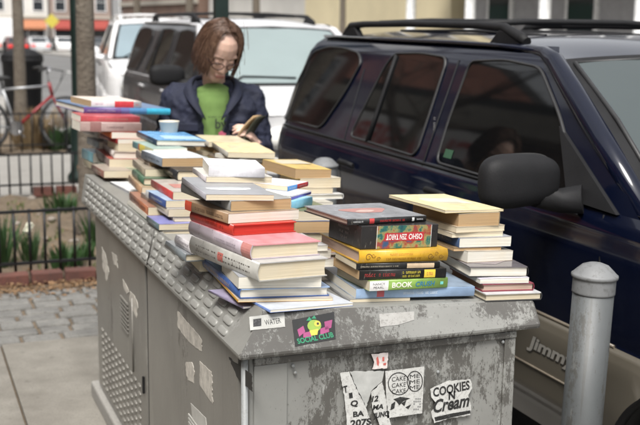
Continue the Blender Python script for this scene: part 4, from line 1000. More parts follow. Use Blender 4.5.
# ------------------------------------------------------------------ sport utility cars
def make_suv(X0, dy, P, label, cat, detail=True, dz=0, tall=1.0):
    """nose towards -y, right flank at x = X0; dy moves it along the street; z above the world's pavement level"""
    Wd = 1.74; yf, yr = 1.48, 6.17
    t = thing('parked_suv', label, cat, (X0+Wd/2, dy+3.8, -.13), P.get('group'))
    def Q(x, y, z, side=0):
        x = X0+x if side == 0 else X0+Wd-x
        return V((x, y+dy, -.13+(z+.13)*tall))
    prof = [(.20,.07),(.30,.035),(.335,.0),(.36,-.014),(.45,-.020),(.60,-.018),(.635,-.008),(.645,.006),(.70,.002),(.82,0),(.93,.004),(1.0,.016),(1.03,.026),(1.062,.046)]
    def plan(y):     # rounding of the corners seen from above
        a = max(0, (yf+.35)-y)/.35; b = max(0, y-(yr-.22))/.22
        return .22*(1-math.sqrt(max(0, 1-a*a*.92)))+.12*(1-math.sqrt(max(0, 1-b*b*.95)))
    def topz(y): return 1.062 if y >= 2.70 else 1.062-.085*((2.70-y)/1.22)**1.2
    AX = [(2.33, .37), (5.06, .37)]; ZC = .24
    for side in (0, 1):
        bm = bm_new(); ys = [yf+(yr-yf)*i/130 for i in range(131)]; zs = []
        for (z0,_),(z1,_) in zip(prof, prof[1:]): zs += [z0+(z1-z0)*k/4 for k in range(4)]
        zs.append(prof[-1][0])
        def xin(z):
            for (z0,a),(z1,b) in zip(prof, prof[1:]):
                if z <= z1+1e-9: return a+(b-a)*(z-z0)/(z1-z0)
            return prof[-1][1]
        vg = {}
        def inside(y, z): return any((y-ay)**2+(z-ZC)**2 < r*r for ay, r in AX)
        for i, y in enumerate(ys):
            for j, z in enumerate(zs):
                zz = z if z < .7 else .7+(z-.7)*(topz(y)-.7)/(1.062-.7)
                yy = y
                for ay, r in AX:
                    d = math.hypot(y-ay, zz-ZC)
                    if r-.03 < d < r+.03 and zz > .19: yy = ay+(y-ay)*r/d; zz = ZC+(zz-ZC)*r/d
                fl = 0
                for ay, r in AX:
                    d = math.hypot(yy-ay, zz-ZC)
                    if d < r+.10: fl = max(fl, .016*(1-(d-r)/.10))
                vg[i, j] = bm.verts.new(Q(xin(z)+plan(y)-fl, yy, zz, side))
        for i in range(130):
            for j in range(len(zs)-1):
                yc, zc = (ys[i]+ys[i+1])/2, (zs[j]+zs[j+1])/2
                if inside(yc, zc): continue
                f = bm.faces.new((vg[i,j], vg[i+1,j], vg[i+1,j+1], vg[i,j+1])); f.smooth = True; f.material_index = 1 if zs[j+1] <= .6451 else 0
        obj('side_panel', bm, [P.get('flank', P['paint']), P['clad']], t)
        # greenhouse
        def gx(z): return .046+(z-1.062)*.355+max(0, z-1.50)**2*6
        bm = bm_new(); rows = []
        for j in range(13):
            z = 1.062+(1.575-1.062)*j/12; ya = 2.70+(z-1.062)*1.58; yb = 6.16-(z-1.062)*.36-max(0,z-1.45)**2*6
            rows.append([Q(gx(z)+plan(ya+(yb-ya)*i/60)*(1 if i > 30 else 0), ya+(yb-ya)*i/60, z, side) for i in range(61)])
        grid(bm, rows); obj('window_pillars', bm, P.get('flank', P['paint']), t)
        # glass panes and their rubber frames
        def rnd_poly(pts, r, n=5):
            out = []; m = len(pts)
            for i in range(m):
                p = V((*pts[i], 0)); a = V((*pts[i-1], 0)); c = V((*pts[(i+1)%m], 0))
                ra = min(r, (a-p).length*.45, (c-p).length*.45); A = p+(a-p).normalized()*ra; C_ = p+(c-p).normalized()*ra
                for k in range(n+1):
                    q = k/n; out.append(A.lerp(p, q).lerp(p.lerp(C_, q), q))
            return [(v.x, v.y) for v in out]
        wins = P['wins'] if 'wins' in P else [
            ('front_window', [(4.07,1.072),(4.085,1.25),(4.075,1.50),(3.80,1.515),(3.53,1.497),(3.30,1.335),(2.99,1.062)], .05),
            ('rear_window', [(5.03,1.085),(4.27,1.073),(4.275,1.28),(4.285,1.507),(4.55,1.518),(4.83,1.508),(4.90,1.44)], .05),
            ('quarter_window', [(6.10,1.085),(5.44,1.085),(5.28,1.285),(5.20,1.45),(5.27,1.497),(5.50,1.517),(5.72,1.517),(5.93,1.48),(6.06,1.27)], .06)]
        for nm, pts, rr in wins:
            poly = rnd_poly(pts, rr); bm = bm_new()
            def gl(y, z, o): return Q(gx(z)-o+plan(y)*(1 if y > 4.5 else 0), y, z, side)
            # filled as a fine grid so that it follows the curve
            ymin, ymax = min(p[0] for p in poly), max(p[0] for p in poly); zmin, zmax = min(p[1] for p in poly), max(p[1] for p in poly)
            def span(z):
                xs_ = []
                for i in range(len(poly)):
                    (a, b), (c, d) = poly[i-1], poly[i]
                    if (b-z)*(d-z) <= 0 and abs(b-d) > 1e-9: xs_.append(a+(c-a)*(z-b)/(d-b))
                return (min(xs_), max(xs_)) if len(xs_) >= 2 else None
            rows = []
            for k in range(25):
                z = zmin+.0015+(zmax-zmin-.003)*k/24; s_ = span(z)
                if s_: rows.append([gl(s_[0]+(s_[1]-s_[0])*i/20, z, .006) for i in range(21)])
            grid(bm, rows); pn = obj(nm, bm, P['glass'], t)
            bm = bm_new(); tube(bm, [gl(y, z, .005) for y, z in poly], .008, 6, True, flat=.7); obj('seal', bm, P['seal'], pn)
            if nm == 'rear_window' and detail:
                bm = bm_new(); tube(bm, [gl(4.80, z, .010) for z in (1.08,1.2,1.35,1.50)], .010, 6); obj('divider', bm, black_plastic, pn)
        # door seams
        if side == 0 or detail:
            def sl(y, z, o=.0015):
                for (z0,a),(z1,b) in zip(prof, prof[1:]):
                    if z <= z1: return Q(a+(b-a)*(z-z0)/(z1-z0)-o, y, z, side)
                return Q(gx(z)-o, y, z, side)
            for ln_ in ([(2.87,1.05),(2.83,.9),(2.82,.7),(2.82,.40)], [(4.18,1.5),(4.18,1.05),(4.18,.8),(4.18,.36)], [(5.14,1.42),(5.10,1.1),(5.06,.95),(4.98,.75),(4.75,.62),(4.66,.5),(4.62,.36)]):
                bm = bm_new(); tube(bm, [sl(*p) for p in ln_], .0035, 5); obj('door_seam', bm, black_plastic, t)
            for yh in (3.98, 4.95):
                bm = bm_new(); tube(bm, [sl(yh-.09, .955, .012), sl(yh-.05, .962, .026), sl(yh+.05, .962, .026), sl(yh+.09, .955, .012)], .011, 8, flat=1.3); obj('door_handle', bm, P.get('handle', black_plastic), t)
            bm = bm_new(); tube(bm, [sl(y, .648, .002) for y in (2.73,3.4,4.0,4.68)], .006, 6); tube(bm, [sl(y, .455, .003) for y in (2.73,3.4,4.0,4.68)], .004, 6)
            obj('cladding_line', bm, P['trim'], t)
            bm = bm_new(); tube(bm, [sl(y, 1.055-(.0 if y > 4.2 else 0), .006) for y in (3.0,3.6,4.2,5.0,6.0)], .008, 6, flat=.7); obj('belt_moulding', bm, P.get('belt', black_plastic), t)
        # arches
        for ay, r in AX:
            bm = bm_new(); pts = [Q(-.018+(.0), ay+r*math.cos(a), ZC+r*math.sin(a), side) for a in [math.pi*(-.06+1.12*k/24) for k in range(25)]]
            tube(bm, pts, .017, 8); obj('wheel_arch', bm, P['arch'], t)
            bm = bm_new(); cx = X0 if side == 0 else X0+Wd
            s_ = 1 if side == 0 else -1
            rows = [[Q(dx, ay+(r-.005)*math.cos(a), ZC+(r-.005)*math.sin(a), side) for dx in (-.005, .3)] for a in [math.pi*(-.08+1.16*k/24) for k in range(25)]]
            grid(bm, rows); obj('wheel_well', bm, rubber, t)
            wz = -.13+.345; wc = V((cx+s_*.14, ay+dy, wz))
            bm = bm_new(); lathe(bm, [(.20,-.1),(.30,-.108),(.335,-.085),(.345,-.05),(.345,.05),(.335,.085),(.30,.108),(.20,.1)], wc, 36, 'x'); wo = obj('wheel', bm, rubber, t)
            bm = bm_new(); lathe(bm, [(.205,-.105),(.20,-.07),(.17,-.05),(.06,-.075),(.055,-.095),(.01,-.095),(.01,.09),(.2,.09)][::1] if side == 0 else [(.2,-.09),(.01,-.09),(.01,.095),(.055,.095),(.06,.075),(.17,.05),(.20,.07),(.205,.105)], wc, 30, 'x'); obj('rim', bm, M('alloy', (.3,.3,.31), .3, .8), wo)
    # roof
    bm = bm_new(); rows = []
    for i in range(31):
        q = i/30; y = 3.50+(5.90-3.50)*q; row = []
        for j in range(33):
            s = -1+2*j/32; x = Wd/2+s*(Wd/2-.262); e = abs(s)
            z = 1.575+.045*(1-e**2.6)-.035*max(0, (q-.8)/.2)**2-.062*max(0, (.22-q)/.22)**2*(.45+.55*(1-e**4))-.018*max(0,(.22-q)/.22)*e
            yy = y-(.10*(1-e*e) if q < .02 else .10*(1-e*e)*max(0, 1-q*3))+.04*(1-e*e)*q
            row.append(Q(x, yy, z))
        rows.append(row)
    grid(bm, rows); obj('roof', bm, P['roof'], t)
    # small shoulder between roof and side
    for side in (0, 1):
        bm = bm_new(); grid(bm, [[Q(.228+.036*k/3, y, 1.5745-dz_+.004*math.sin(k*1.0), side) for k in range(4)] for y, dz_ in ((3.74, .022), (3.88, .011), (4.05, .003), (4.3, 0), (5.0, 0), (5.9, 0))])
        tube(bm, [Q(.236, y, z_, side) for y, z_ in ((3.62,1.558),(3.9, 1.570),(4.3,1.574),(5.0,1.574),(5.86,1.574))], .009, 8)
        tube(bm, [Q(.262, 3.95, 1.566, side), Q(.254, 3.70, 1.560, side), Q(.246, 3.58, 1.550, side), Q(.222, 3.47, 1.520, side), Q(.190, 3.30, 1.42, side), Q(.150, 3.05, 1.265, side), Q(.085, 2.70, 1.055, side)], [.012,.02,.026,.036,.040,.042,.036], 12); obj('roof_rail_edge' if False else 'a_pillar', bm, P['paint'], t)
    # windscreen
    def ws(s, q, o=0):   # s -1..1 across, q 0 bottom..1 top
        xb = Wd/2+s*(Wd/2-.075); xt = Wd/2+s*(Wd/2-.225); yb = 2.70-.16*(1-s*s); yt = 3.49-.10*(1-s*s)
        n = V((0, -.56, .83))*o
        return Q(xb+(xt-xb)*q, yb+(yt-yb)*q, 1.07+(1.525+.028*(1-abs(s)**2.6)-1.07)*q-.0)+n+V((0,0,.03*math.sin(math.pi*q)))
    bm = bm_new(); grid(bm, [[ws(-1+j/12, i/14) for j in range(25)] for i in range(15)]); obj('windscreen_surround', bm, black_plastic, t)
    bm = bm_new(); grid(bm, [[ws(-.905+1.81*j/24, .05+.90*i/14, .006) for j in range(25)] for i in range(15)]); wsn = obj('windscreen', bm, P['wglass'], t)
    bm = bm_new(); tube(bm, [ws(s, .95, .006) for s in (-.905,-.5,0,.5,.905)], .007, 6); tube(bm, [ws(-.905, q, .006) for q in (.05,.5,.95)], .009, 6); tube(bm, [ws(.905, q, .006) for q in (.05,.5,.95)], .009, 6); obj('seal', bm, P['seal'], wsn)
    for s0 in (-.75, .05):
        bm = bm_new(); tube(bm, [ws(s0, .03, .02), ws(s0+.12, .12, .022), ws(s0+.7, .10, .02)], .008, 6); obj('wiper', bm, black_plastic, t)
    # cowl, bonnet, nose
    bm = bm_new(); grid(bm, [[Q(Wd/2+s*(Wd/2-.05), 2.72-.17*(1-s*s)-k*.06, 1.072-.006*k) for s in [-1+j/8 for j in range(17)]] for k in (0,1,2)]); obj('cowl', bm, black_plastic, t)
    bm = bm_new(); rows = []
    for i in range(19):
        q = i/18; row = []
        for j in range(25):
            s = -1+j/12; yb = 2.63-.17*(1-s*s); yfr = yf+.02+plan(yf)*0+.16*s*s
            y = yb+(yfr-yb)*q; xm = Wd/2-.052-plan(y)*1.0-.03*q
            z = topz(y)+.035*(1-abs(s)**3)*(1-.5*q)+(.012 if abs(abs(s)-.55) < .05 else 0)*(1-q)-.07*max(0,(q-.9)/.1)**2
            row.append(Q(Wd/2+s*xm, y, z))
        rows.append(row)
    grid(bm, rows); obj('bonnet', bm, P['paint'], t)
    bm = bm_new(); rows = []
    for i in range(9):
        z = .22+(.92-.22)*i/8; rows.append([Q(Wd/2+s*(Wd/2-.16), yf+.02+.16*s*s-(.06 if z < .5 else 0), z) for s in [-1+j/8 for j in range(17)]])
    grid(bm, rows); obj('nose', bm, P['paint'], t)
    bm = bm_new(); tube(bm, [Q(.0, yf+.38, .42), Q(.05, yf+.12, .42), Q(.3, yf-.06, .42), Q(Wd/2, yf-.10, .42), Q(Wd-.3, yf-.06, .42), Q(Wd-.05, yf+.12, .42), Q(Wd, yf+.38, .42)], .10, 10); obj('front_bumper', bm, P['clad'], t)
    bm = bm_new(); box(bm, 0, 1, 0, 1, 0, 1)
    for v in bm.verts: v.co = Q(.5+v.co.x*(Wd-1.0), yf-.0+v.co.y*.06, .66+v.co.z*.18)
    obj('grille', bm, black_plastic, t)
    for side in (0, 1):
        bm = bm_new(); ball(bm, Q(.34, yf+.075, .76, side), .17, .07, .09); obj('headlight', bm, lamp_white, t)
    # rear
    bm = bm_new(); rows = []
    for i in range(20):
        z = .30+(1.575-.30)*i/19; yy = yr-(.0 if z < 1.06 else (z-1.06)*.36+max(0,z-1.45)**2*8)
        hw = Wd/2-.13-(0 if z < 1.06 else (z-1.06)*.33); rows.append([Q(Wd/2+s*hw, yy+.03*(1-s*s), z) for s in [-1+j/8 for j in range(17)]])
    grid(bm, rows); obj('tailgate', bm, P['paint'], t)
    bm = bm_new(); grid(bm, [[Q(Wd/2+s*(Wd/2-.22-(z-1.06)*.33), yr+.012-(z-1.06)*.36+.03*(1-s*s), z) for s in [-1+j/6 for j in range(13)]] for z in (1.12,1.25,1.38,1.46)]); obj('rear_screen', bm, P['glass'], t)
    bm = bm_new(); tube(bm, [Q(.04, yr-.25, .42), Q(.12, yr+.02, .42), Q(Wd/2, yr+.08, .42), Q(Wd-.12, yr+.02, .42), Q(Wd-.04, yr-.25, .42)], .095, 10); obj('rear_bumper', bm, P['clad'], t)
    for side in (0, 1):
        bm = bm_new(); box(bm, 0, 1, 0, 1, 0, 1)
        for v in bm.verts: v.co = Q(.10+v.co.x*.12, yr-.03+v.co.y*.05, .66+v.co.z*.30, side)
        obj('tail_light', bm, M('tail_lens', (.35,.02,.02), .2), t, bevel=.01)
    bm = bm_new(); box(bm, 0, 1, 0, 1, 0, 1)
    for v in bm.verts: v.co = Q(.2+v.co.x*(Wd-.4), yf+.3+v.co.y*(yr-yf-.5), .12+v.co.z*.2)
    obj('chassis', bm, rubber, t)
    # mirrors
    for side in (0, 1):
        s_ = -1 if side == 0 else 1; c = Q(-.188, 3.03, 1.150, side)
        bm = bm_new()
        r = bmesh.ops.create_uvsphere(bm, u_segments=28, v_segments=20, radius=1)
        for v in bm.verts:
            p = v.co; sg = lambda a, e: math.copysign(abs(a)**e, a)
            x, y, z = sg(p.x, .62), sg(p.y, .8), sg(p.z, .62)
            z *= (1+.10*x*(-s_)*-1); v.co = c+V((x*.158, y*.062+.018*x*s_*-1, z*.088))
            for f in v.link_faces: f.smooth = True
        mo = obj('wing_mirror', bm, P.get('mirror', black_plastic), t)
        bm = bm_new(); tube(bm, [c+V((-s_*.07, 0, -.05)), Q(-.03, 3.03, 1.075, side), Q(.03, 2.98, 1.085, side)], [.045,.042,.05], 10, flat=1.0); obj('mirror_arm', bm, P.get('mirror', black_plastic), mo)
        bm = bm_new(); tube(bm, [c+V((.150*math.copysign(abs(math.cos(a))**.62, math.cos(a)), .020+.018*math.cos(a)*s_*-1, .0845*math.copysign(abs(math.sin(a))**.62, math.sin(a)))) for a in [6.2832*k/40 for k in range(40)]], .004, 6, True); obj('housing_rim', bm, P.get('mirror', rubber), mo)
        bm = bm_new(); ball(bm, c+V((0,.055,0)), .125, .012, .072); obj('mirror_glass', bm, chrome, mo)
        bm = bm_new(); pts = [(2.80,1.062),(3.08,1.07),(3.27,1.30)]
        prism(bm, [(a, b) for a, b in pts], 0, .02, 'yz')
        for v in bm.verts: v.co = Q(gx(v.co.z)-.014+v.co.x-.0, v.co.y, v.co.z, side)
        obj('mirror_base', bm, black_plastic, t)
    # roof rack
    for side in (0, 1):
        bm = bm_new(); tube(bm, [Q(.30, 5.72, 1.58, side), Q(.30, 5.62, 1.635, side), Q(.30, 5.45, 1.645, side), Q(.30, 4.9, 1.652, side), Q(.30, 4.2, 1.65, side), Q(.30, 3.98, 1.642, side), Q(.30, 3.84, 1.60, side), Q(.30,3.80,1.585, side)], [.018,.022,.018,.017,.017,.02,.024,.02], 10)
        ro = obj('roof_rail', bm, P.get('rail', black_plastic), t)
        for yy in (5.60, 3.95):
            bm = bm_new(); prism(bm, [(yy-.13, 1.572),(yy+.13,1.572),(yy+.05,1.632),(yy-.05,1.632)], -.018, .018, 'yz')
            for v in bm.verts: v.co = Q(.30+v.co.x, v.co.y, v.co.z, side)
            obj('rail_foot', bm, P.get('rail', black_plastic), ro, bevel=.006)
    for yy in (4.3, 5.25):
        bm = bm_new(); tube(bm, [Q(.30, yy, 1.652), Q(.6, yy, 1.668), Q(Wd-.6, yy, 1.668), Q(Wd-.30, yy, 1.652)], .014, 8); obj('cross_bar', bm, P.get('rail', black_plastic), t)
    for k in range(5):
        bm = bm_new(); xx = .55+k*(Wd-1.1)/4; tube(bm, [Q(xx, 4.05, 1.609), Q(xx, 4.7, 1.622), Q(xx, 5.5, 1.612)], .008, 6); obj('roof_strip', bm, P.get('rail', black_plastic), t)
    t['kind_'] = 1; del t['kind_']
    return t, Q

def car_paint(name, c, rough=.22):
    m, nt, b = new_mat(name); v = coords(nt); n = noisef(nt, v, 1.2, 4, .6); d = noisef(nt, v, 160, 2, .5)
    nt.links.new(mixc(nt, ramp(nt, n, [(.35, 0.), (.8, 1.)]), c, [x*1.15+.004 for x in c]), b.inputs['Base Color'])
    nt.links.new(ramp(nt, n, [(.3, rough*.7), (.75, rough*1.5)]), b.inputs['Roughness'])
    b.inputs['Coat Weight'].default_value = .3; b.inputs['Specular IOR Level'].default_value = .35; b.inputs['Coat Roughness'].default_value = .04
    bump(nt, b, d, .015, .001); return m
navy = car_paint('navy_car_paint', (.0014,.003,.012), .10); navy_r = car_paint('navy_roof_paint', (.016,.021,.05), .3)
tan_clad = car_paint('tan_cladding_paint', (.085,.075,.058), .35)
rub_seal = M('rubber_seal', (.022,.022,.023), .5)
blue, QB = make_suv(2.08, 0, dict(paint=navy, clad=tan_clad, roof=navy, glass=glass_dark, wglass=glass_sky_tint, seal=rub_seal, trim=M('tan_trim', (.12,.10,.075), .4), arch=black_plastic, group='cars parked along the kerb'),
    'dark blue sport utility car with tan lower panels, nearest of the parked cars', 'car')
# badge on the door cladding, letters standing off the panel
bm = fit_text('Jimmy', .30, .062, shear=.25, bold=.035)
place_bm(bm, QB(-.0225, 3.045, .535), (0,-1,0), (0,0,1))
sol = obj('badge', bm, M('badge_chrome', (.55,.53,.48), .35, .6), blue, fix=False)
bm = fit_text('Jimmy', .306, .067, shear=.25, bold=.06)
place_bm(bm, QB(-.0215, 3.043, .533), (0,-1,0), (0,0,1)); obj('badge_outline_plate', bm, M('badge_dark', (.05,.045,.04), .4), blue, fix=False)  # slightly larger dark copy, the dark outline of the letters
bm = bm_new(); p = [(4.02,1.10),(3.95,1.10),(3.95,1.135),(4.02,1.135)]
bm.faces.new([bm.verts.new(QB(.046+(z-1.062)*.355-.0085, y, z)) for y, z in p]); obj('window_sticker', bm, M('green_sticker', (.03,.08,.045), .5), blue)
bm = marks_bm(.09, .028, random.Random(3), 1)
place_bm(bm, QB(.046+(1.20-1.062)*.355-.004, 4.185, 1.21), (0,-.0,1), (0,1,0)); obj('pillar_badge', bm, M('badge_grey', (.3,.3,.3), .4), blue, fix=False)

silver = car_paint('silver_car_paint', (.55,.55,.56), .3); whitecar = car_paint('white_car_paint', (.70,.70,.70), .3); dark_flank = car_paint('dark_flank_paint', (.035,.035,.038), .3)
sv_, QS = make_suv(2.33, 6.05, dict(paint=silver, flank=dark_flank, clad=dark_flank, roof=silver, glass=glass_dark, wglass=M('windscreen_painted_sky', (.22,.27,.27), .05, 0, .05, 2, 0, spec=.8), seal=rub_seal, trim=black_plastic, arch=dark_flank, belt=silver, handle=silver, group='cars parked along the kerb'),  # windscreen base colour is painted pale as reflected sky
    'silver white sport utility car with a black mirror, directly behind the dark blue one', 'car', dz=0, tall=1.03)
wv_, QW = make_suv(2.80, 12.2, dict(paint=whitecar, clad=whitecar, roof=whitecar, glass=pane, wglass=M('windscreen_painted_blue_sky', (.20,.26,.29), .05, 0, .05, 2, 0, spec=.8), seal=rub_seal, trim=whitecar, arch=whitecar, belt=whitecar, mirror=whitecar, rail=whitecar, group='cars parked along the kerb'),  # bluish sky reflection is put into the windscreen's base colour
    'all white car parked behind the silver white one, right of the brown trunk', 'car', tall=1.03)
wv_.rotation_euler = (0, 0, R(-8))
# ------------------------------------------------------------------ person
UU = V((.9605, -.278, 0)).normalized(); WW = V((-.278, -.9605, 0)).normalized(); ZZ = V((0,0,1)); PO = V((1.45, 5.05, 0))
def PP(u, w_, z): return PO+UU*u+WW*w_+ZZ*z
person = thing('person', 'person in navy jacket and green t-shirt, looking down at a small book', 'person', PO)
def remeshed(name, bm, m, parent, vox, smooth=3, disp=0, dscale=.1, label=None):
    o = obj(name, bm, m, parent, label)
    r = o.modifiers.new('remesh', 'REMESH'); r.mode = 'VOXEL'; r.voxel_size = vox; r.use_smooth_shade = True
    s = o.modifiers.new('smooth', 'SMOOTH'); s.factor = .5; s.iterations = smooth
    if disp:
        tx = bpy.data.textures.new('folds', 'CLOUDS'); tx.noise_scale = dscale; tx.noise_depth = 3
        d = o.modifiers.new('folds', 'DISPLACE'); d.texture = tx; d.strength = disp; d.mid_level = .5; d.texture_coords = 'GLOBAL'
    return o
m, nt, b = new_mat('skin'); vv = coords(nt)
nt.links.new(ramp(nt, noisef(nt, vv, 12, 4), [(.3, (.56,.36,.28)), (.7, (.66,.45,.36))]), b.inputs['Base Color']); b.inputs['Roughness'].default_value = .5
b.inputs['Subsurface Weight'].default_value = .12; b.inputs['Subsurface Radius'].default_value = (.02,.008,.004); bump(nt, b, noisef(nt, vv, 300, 3), .08, .001); skin = m
TX = -.03; TZ = .035
# head frame
yaw_h, pit_h, rol_h = R(19), R(40), R(-5)
cy_, sy_ = math.cos(yaw_h), math.sin(yaw_h); fx = WW*cy_+UU*sy_; rx_ = UU*cy_-WW*sy_
fwd = fx*math.cos(pit_h)-ZZ*math.sin(pit_h); upv = ZZ*math.cos(pit_h)+fx*math.sin(pit_h)
rx2 = rx_*math.cos(rol_h)+upv*math.sin(rol_h); up2 = upv*math.cos(rol_h)-rx_*math.sin(rol_h)
HC = PP(.0, .085, 1.520); HS = 1.15
def HP(x, y, z): return HC+(rx2*x+fwd*y+up2*z)*HS
HM = Matrix(((rx2.x, fwd.x, up2.x, 0), (rx2.y, fwd.y, up2.y, 0), (rx2.z, fwd.z, up2.z, 0), (0,0,0,1)))
def hball(bm, c, r): ball(bm, HP(*c), r[0]*HS, r[1]*HS, r[2]*HS, 20, mat=HM)
bm = bm_new()
hball(bm, (0,-.012,.032), (.076,.094,.085)); hball(bm, (0,.020,-.03), (.061,.064,.085)); hball(bm, (0,.052,-.098), (.033,.028,.025)); hball(bm, (0,.03,-.075), (.045,.045,.035))
for s in (-1,1):
    hball(bm, (.034*s,.048,-.034), (.026,.026,.028)); hball(bm, (.0095*s,.086,-.040), (.008,.009,.007)); hball(bm, (.076*s,-.005,-.012), (.010,.018,.030))
    hball(bm, (.030*s,.070,.001), (.015,.011,.010)); capsule(bm, HP(.012*s,.073,.021), HP(.046*s,.063,.020), .011, .010)
capsule(bm, HP(0,.079,.004), HP(0,.094,-.037), .0085, .0115); capsule(bm, HP(-.016,.081,-.066), HP(.016,.081,-.066), .008, .008); capsule(bm, HP(-.014,.079,-.075), HP(.014,.079,-.075), .0085, .0085)
capsule(bm, PP(TX,-.055,1.31), HP(0,-.035,-.05), .056, .052)
# trunk and legs under the clothes, one surface
capsule(bm, PP(TX,-.02,1.24), PP(TX,-.02,1.0), .11, .10); capsule(bm, PP(TX-.14,-.03,1.275), PP(TX+.14,-.03,1.275), .04, .04)
def arm(bm, sh, el, wr, r):
    capsule(bm, sh, el, r[0], r[1]); capsule(bm, el, wr, r[1], r[2])
SHL, ELL, WRL = PP(TX-.19,-.03,1.275), PP(TX-.235,.0,1.03), PP(-.262,.17,1.125)
SHR, ELR, WRR = PP(TX+.185,-.03,1.275), PP(TX+.235,-.01,1.03), PP(.178,.15,1.075)
arm(bm, SHL, ELL, WRL, (.045,.038,.027)); arm(bm, SHR, ELR, WRR, (.045,.038,.027))
capsule(bm, PP(TX-.08,-.02,.95), PP(TX+.08,-.02,.95), .09, .09)
for s in (-1,1): capsule(bm, PP(TX+.09*s,-.02,.90), PP(TX+.10*s,0,.50), .078, .052); capsule(bm, PP(TX+.10*s,0,.50), PP(TX+.11*s,-.03,.09), .050, .033); capsule(bm, PP(TX+.11*s,-.05,.05), PP(TX+.13*s,.10,.035), .035, .03)
def hand(bm, wr, d, s, n, curl):
    d = V(d).normalized(); s = (V(s)-d*V(s).dot(d)).normalized(); n = V(n); n = (n-d*n.dot(d)-s*n.dot(s)).normalized()
    for k in range(4): capsule(bm, wr+s*(.010-.006*k), wr+d*.082+s*(.030-.0195*k), .015, .0115, 10)
    for k in range(4):
        p = wr+d*.085+s*(.030-.0195*k); a = R(curl*.5+4*k)
        for L, r0, r1, da in ((.036+.004*(k in (1,2))-.006*(k==3), .0088, .0082, curl*.9), (.026, .0082, .0076, curl*.75), (.020, .0076, .0062, 0)):
            q = p+(d*math.cos(a)+n*math.sin(a))*L; capsule(bm, p, q, r0, r1, 10); p = q; a += R(da)
    p = wr+d*.022+s*.022; q = p+(d*.62+s*.62+n*.35).normalized()*.042; capsule(bm, p, q, .0135, .0105, 10); r_ = q+(d*.85+n*.5-s*.05).normalized()*.034; capsule(bm, q, r_, .0105, .0085, 10)
hand(bm, WRR, UU*-.42+WW*.45+ZZ*.62, UU*-.2+ZZ*.6-WW*.5, UU*-.9-WW*.1, 40)
hand(bm, WRL, UU*.25+WW*.9+ZZ*.08, UU*.9, ZZ*-1, 26)
remeshed('body', bm, skin, person, .0042, 2)
# face details
bm = bm_new(); capsule(bm, HP(-.017,.0875,-.0665), HP(.017,.0875,-.0665), .0040, .0040); capsule(bm, HP(-.014,.0865,-.074), HP(.014,.0865,-.074), .0046, .0046); obj('lips', bm, M('lip', (.42,.19,.16), .5), person)
for s in (-1,1):
    bm = bm_new(); tube(bm, [HP(.014*s,.0895,.024), HP(.032*s,.0865,.030), HP(.050*s,.076,.024)], [.003,.0035,.002], 6); obj('eyebrow', bm, M('brow_hair', (.07,.035,.02), .8), person)
    bm = bm_new(); tube(bm, [HP(.018*s,.084,-.0045), HP(.030*s,.0860,-.008), HP(.043*s,.079,-.0055)], .0016, 5); obj('eyelashes', bm, M('brow_hair', (.07,.035,.02)), person)
t = person
bm = bm_new()
for s in (-1,1):
    tube(bm, [HP(.0315*s+.0245*math.cos(a), .099-.010*abs(math.cos(a)) if math.cos(a)*s > 0 else .099, -.006+.0165*math.sin(a)) for a in [2*math.pi*k/24 for k in range(24)]], .0024, 6, True)
    tube(bm, [HP(.056*s,.089,.0), HP(.077*s,.05,.0), HP(.080*s,-.01,-.002)], .0018, 5)
tube(bm, [HP(-.008,.099,-.002), HP(0,.101,.001), HP(.008,.099,-.002)], .0017, 5)
gl_ = tag(obj('glasses', bm, M('glasses_frame', (.035,.010,.008), .35)), 'thin dark red framed glasses on the face of the person', 'glasses')
# hair: shell and long strands from the parting
m, nt, b = new_mat('brown_hair'); vv = coords(nt, (1,1,1)); 
nt.links.new(ramp(nt, noisef(nt, vv, 55, 5, .7), [(.3, (.05,.027,.017)), (.52, (.115,.063,.040)), (.72, (.21,.13,.085))]), b.inputs['Base Color']); b.inputs['Roughness'].default_value = .38; b.inputs['Anisotropic'].default_value = .5
hairm = m
bm = bm_new(); rr = random.Random(12)
rows = []
for i in range(15):
    el = math.pi/2-i*math.pi/2*1.25/14; row = []
    for j in range(41):
        a0 = 58-34*max(0, min(1, (math.degrees(el)-22)/30)); az = R(a0)+R(360-2*a0)*j/40      # open towards the face
        row.append(HP(.083*math.cos(el)*math.sin(az), -.014+.101*math.cos(el)*math.cos(az), .034+.092*math.sin(el)))
    rows.append(row)
grid(bm, rows)
for i in range(1000):
    s = -1 if i % 2 else 1; az = R(rr.uniform(44, 180)) if rr.random() < .8 else R(rr.uniform(37, 62)); y0 = .062-(az/math.pi)*.12
    ox = rr.uniform(.0, .012); pts = []; lay = 1+rr.uniform(.0,.07)
    a_, b_, c_ = .085*lay, .103*lay, .094*lay; L = rr.uniform(.085,.118)-.012*(az < R(50)); ex_ = .008*rr.random()
    for k in range(6):
        el = math.pi/2*(1-k/5.); el2 = max(el, .0)
        tx_ = math.cos(el2)*math.sin(az)*a_*s; ty_ = -.014+math.cos(el2)*math.cos(az)*b_; tz_ = .032+math.sin(el2)*c_
        f = (1-k/5.)**1.5
        pts.append(HP(tx_+s*ox*f, ty_*(1-f)+y0*f, tz_-.004*f))
    bx, by_ = math.sin(az)*a_*s, -.014+math.cos(az)*b_
    cl = rr.uniform(-.010,.006)
    for k in range(1, 5):
        q = k/4; pts.append(HP(bx*(1+.06*math.sin(q*2.4))-s*abs(cl)*q*q*1.2, by_+.010*q*(1 if az < R(100) else -.2)+cl*q*q*.6, .032-L*q*1.15))
    rad = rr.uniform(.0014,.0034); tube(bm, [p+V((rr.uniform(-1,1),rr.uniform(-1,1),rr.uniform(-1,1)))*.0014 for p in pts], [rad*.6]+[rad]*7+[rad*.6, rad*.15], 5, cap=False, flat=.5)
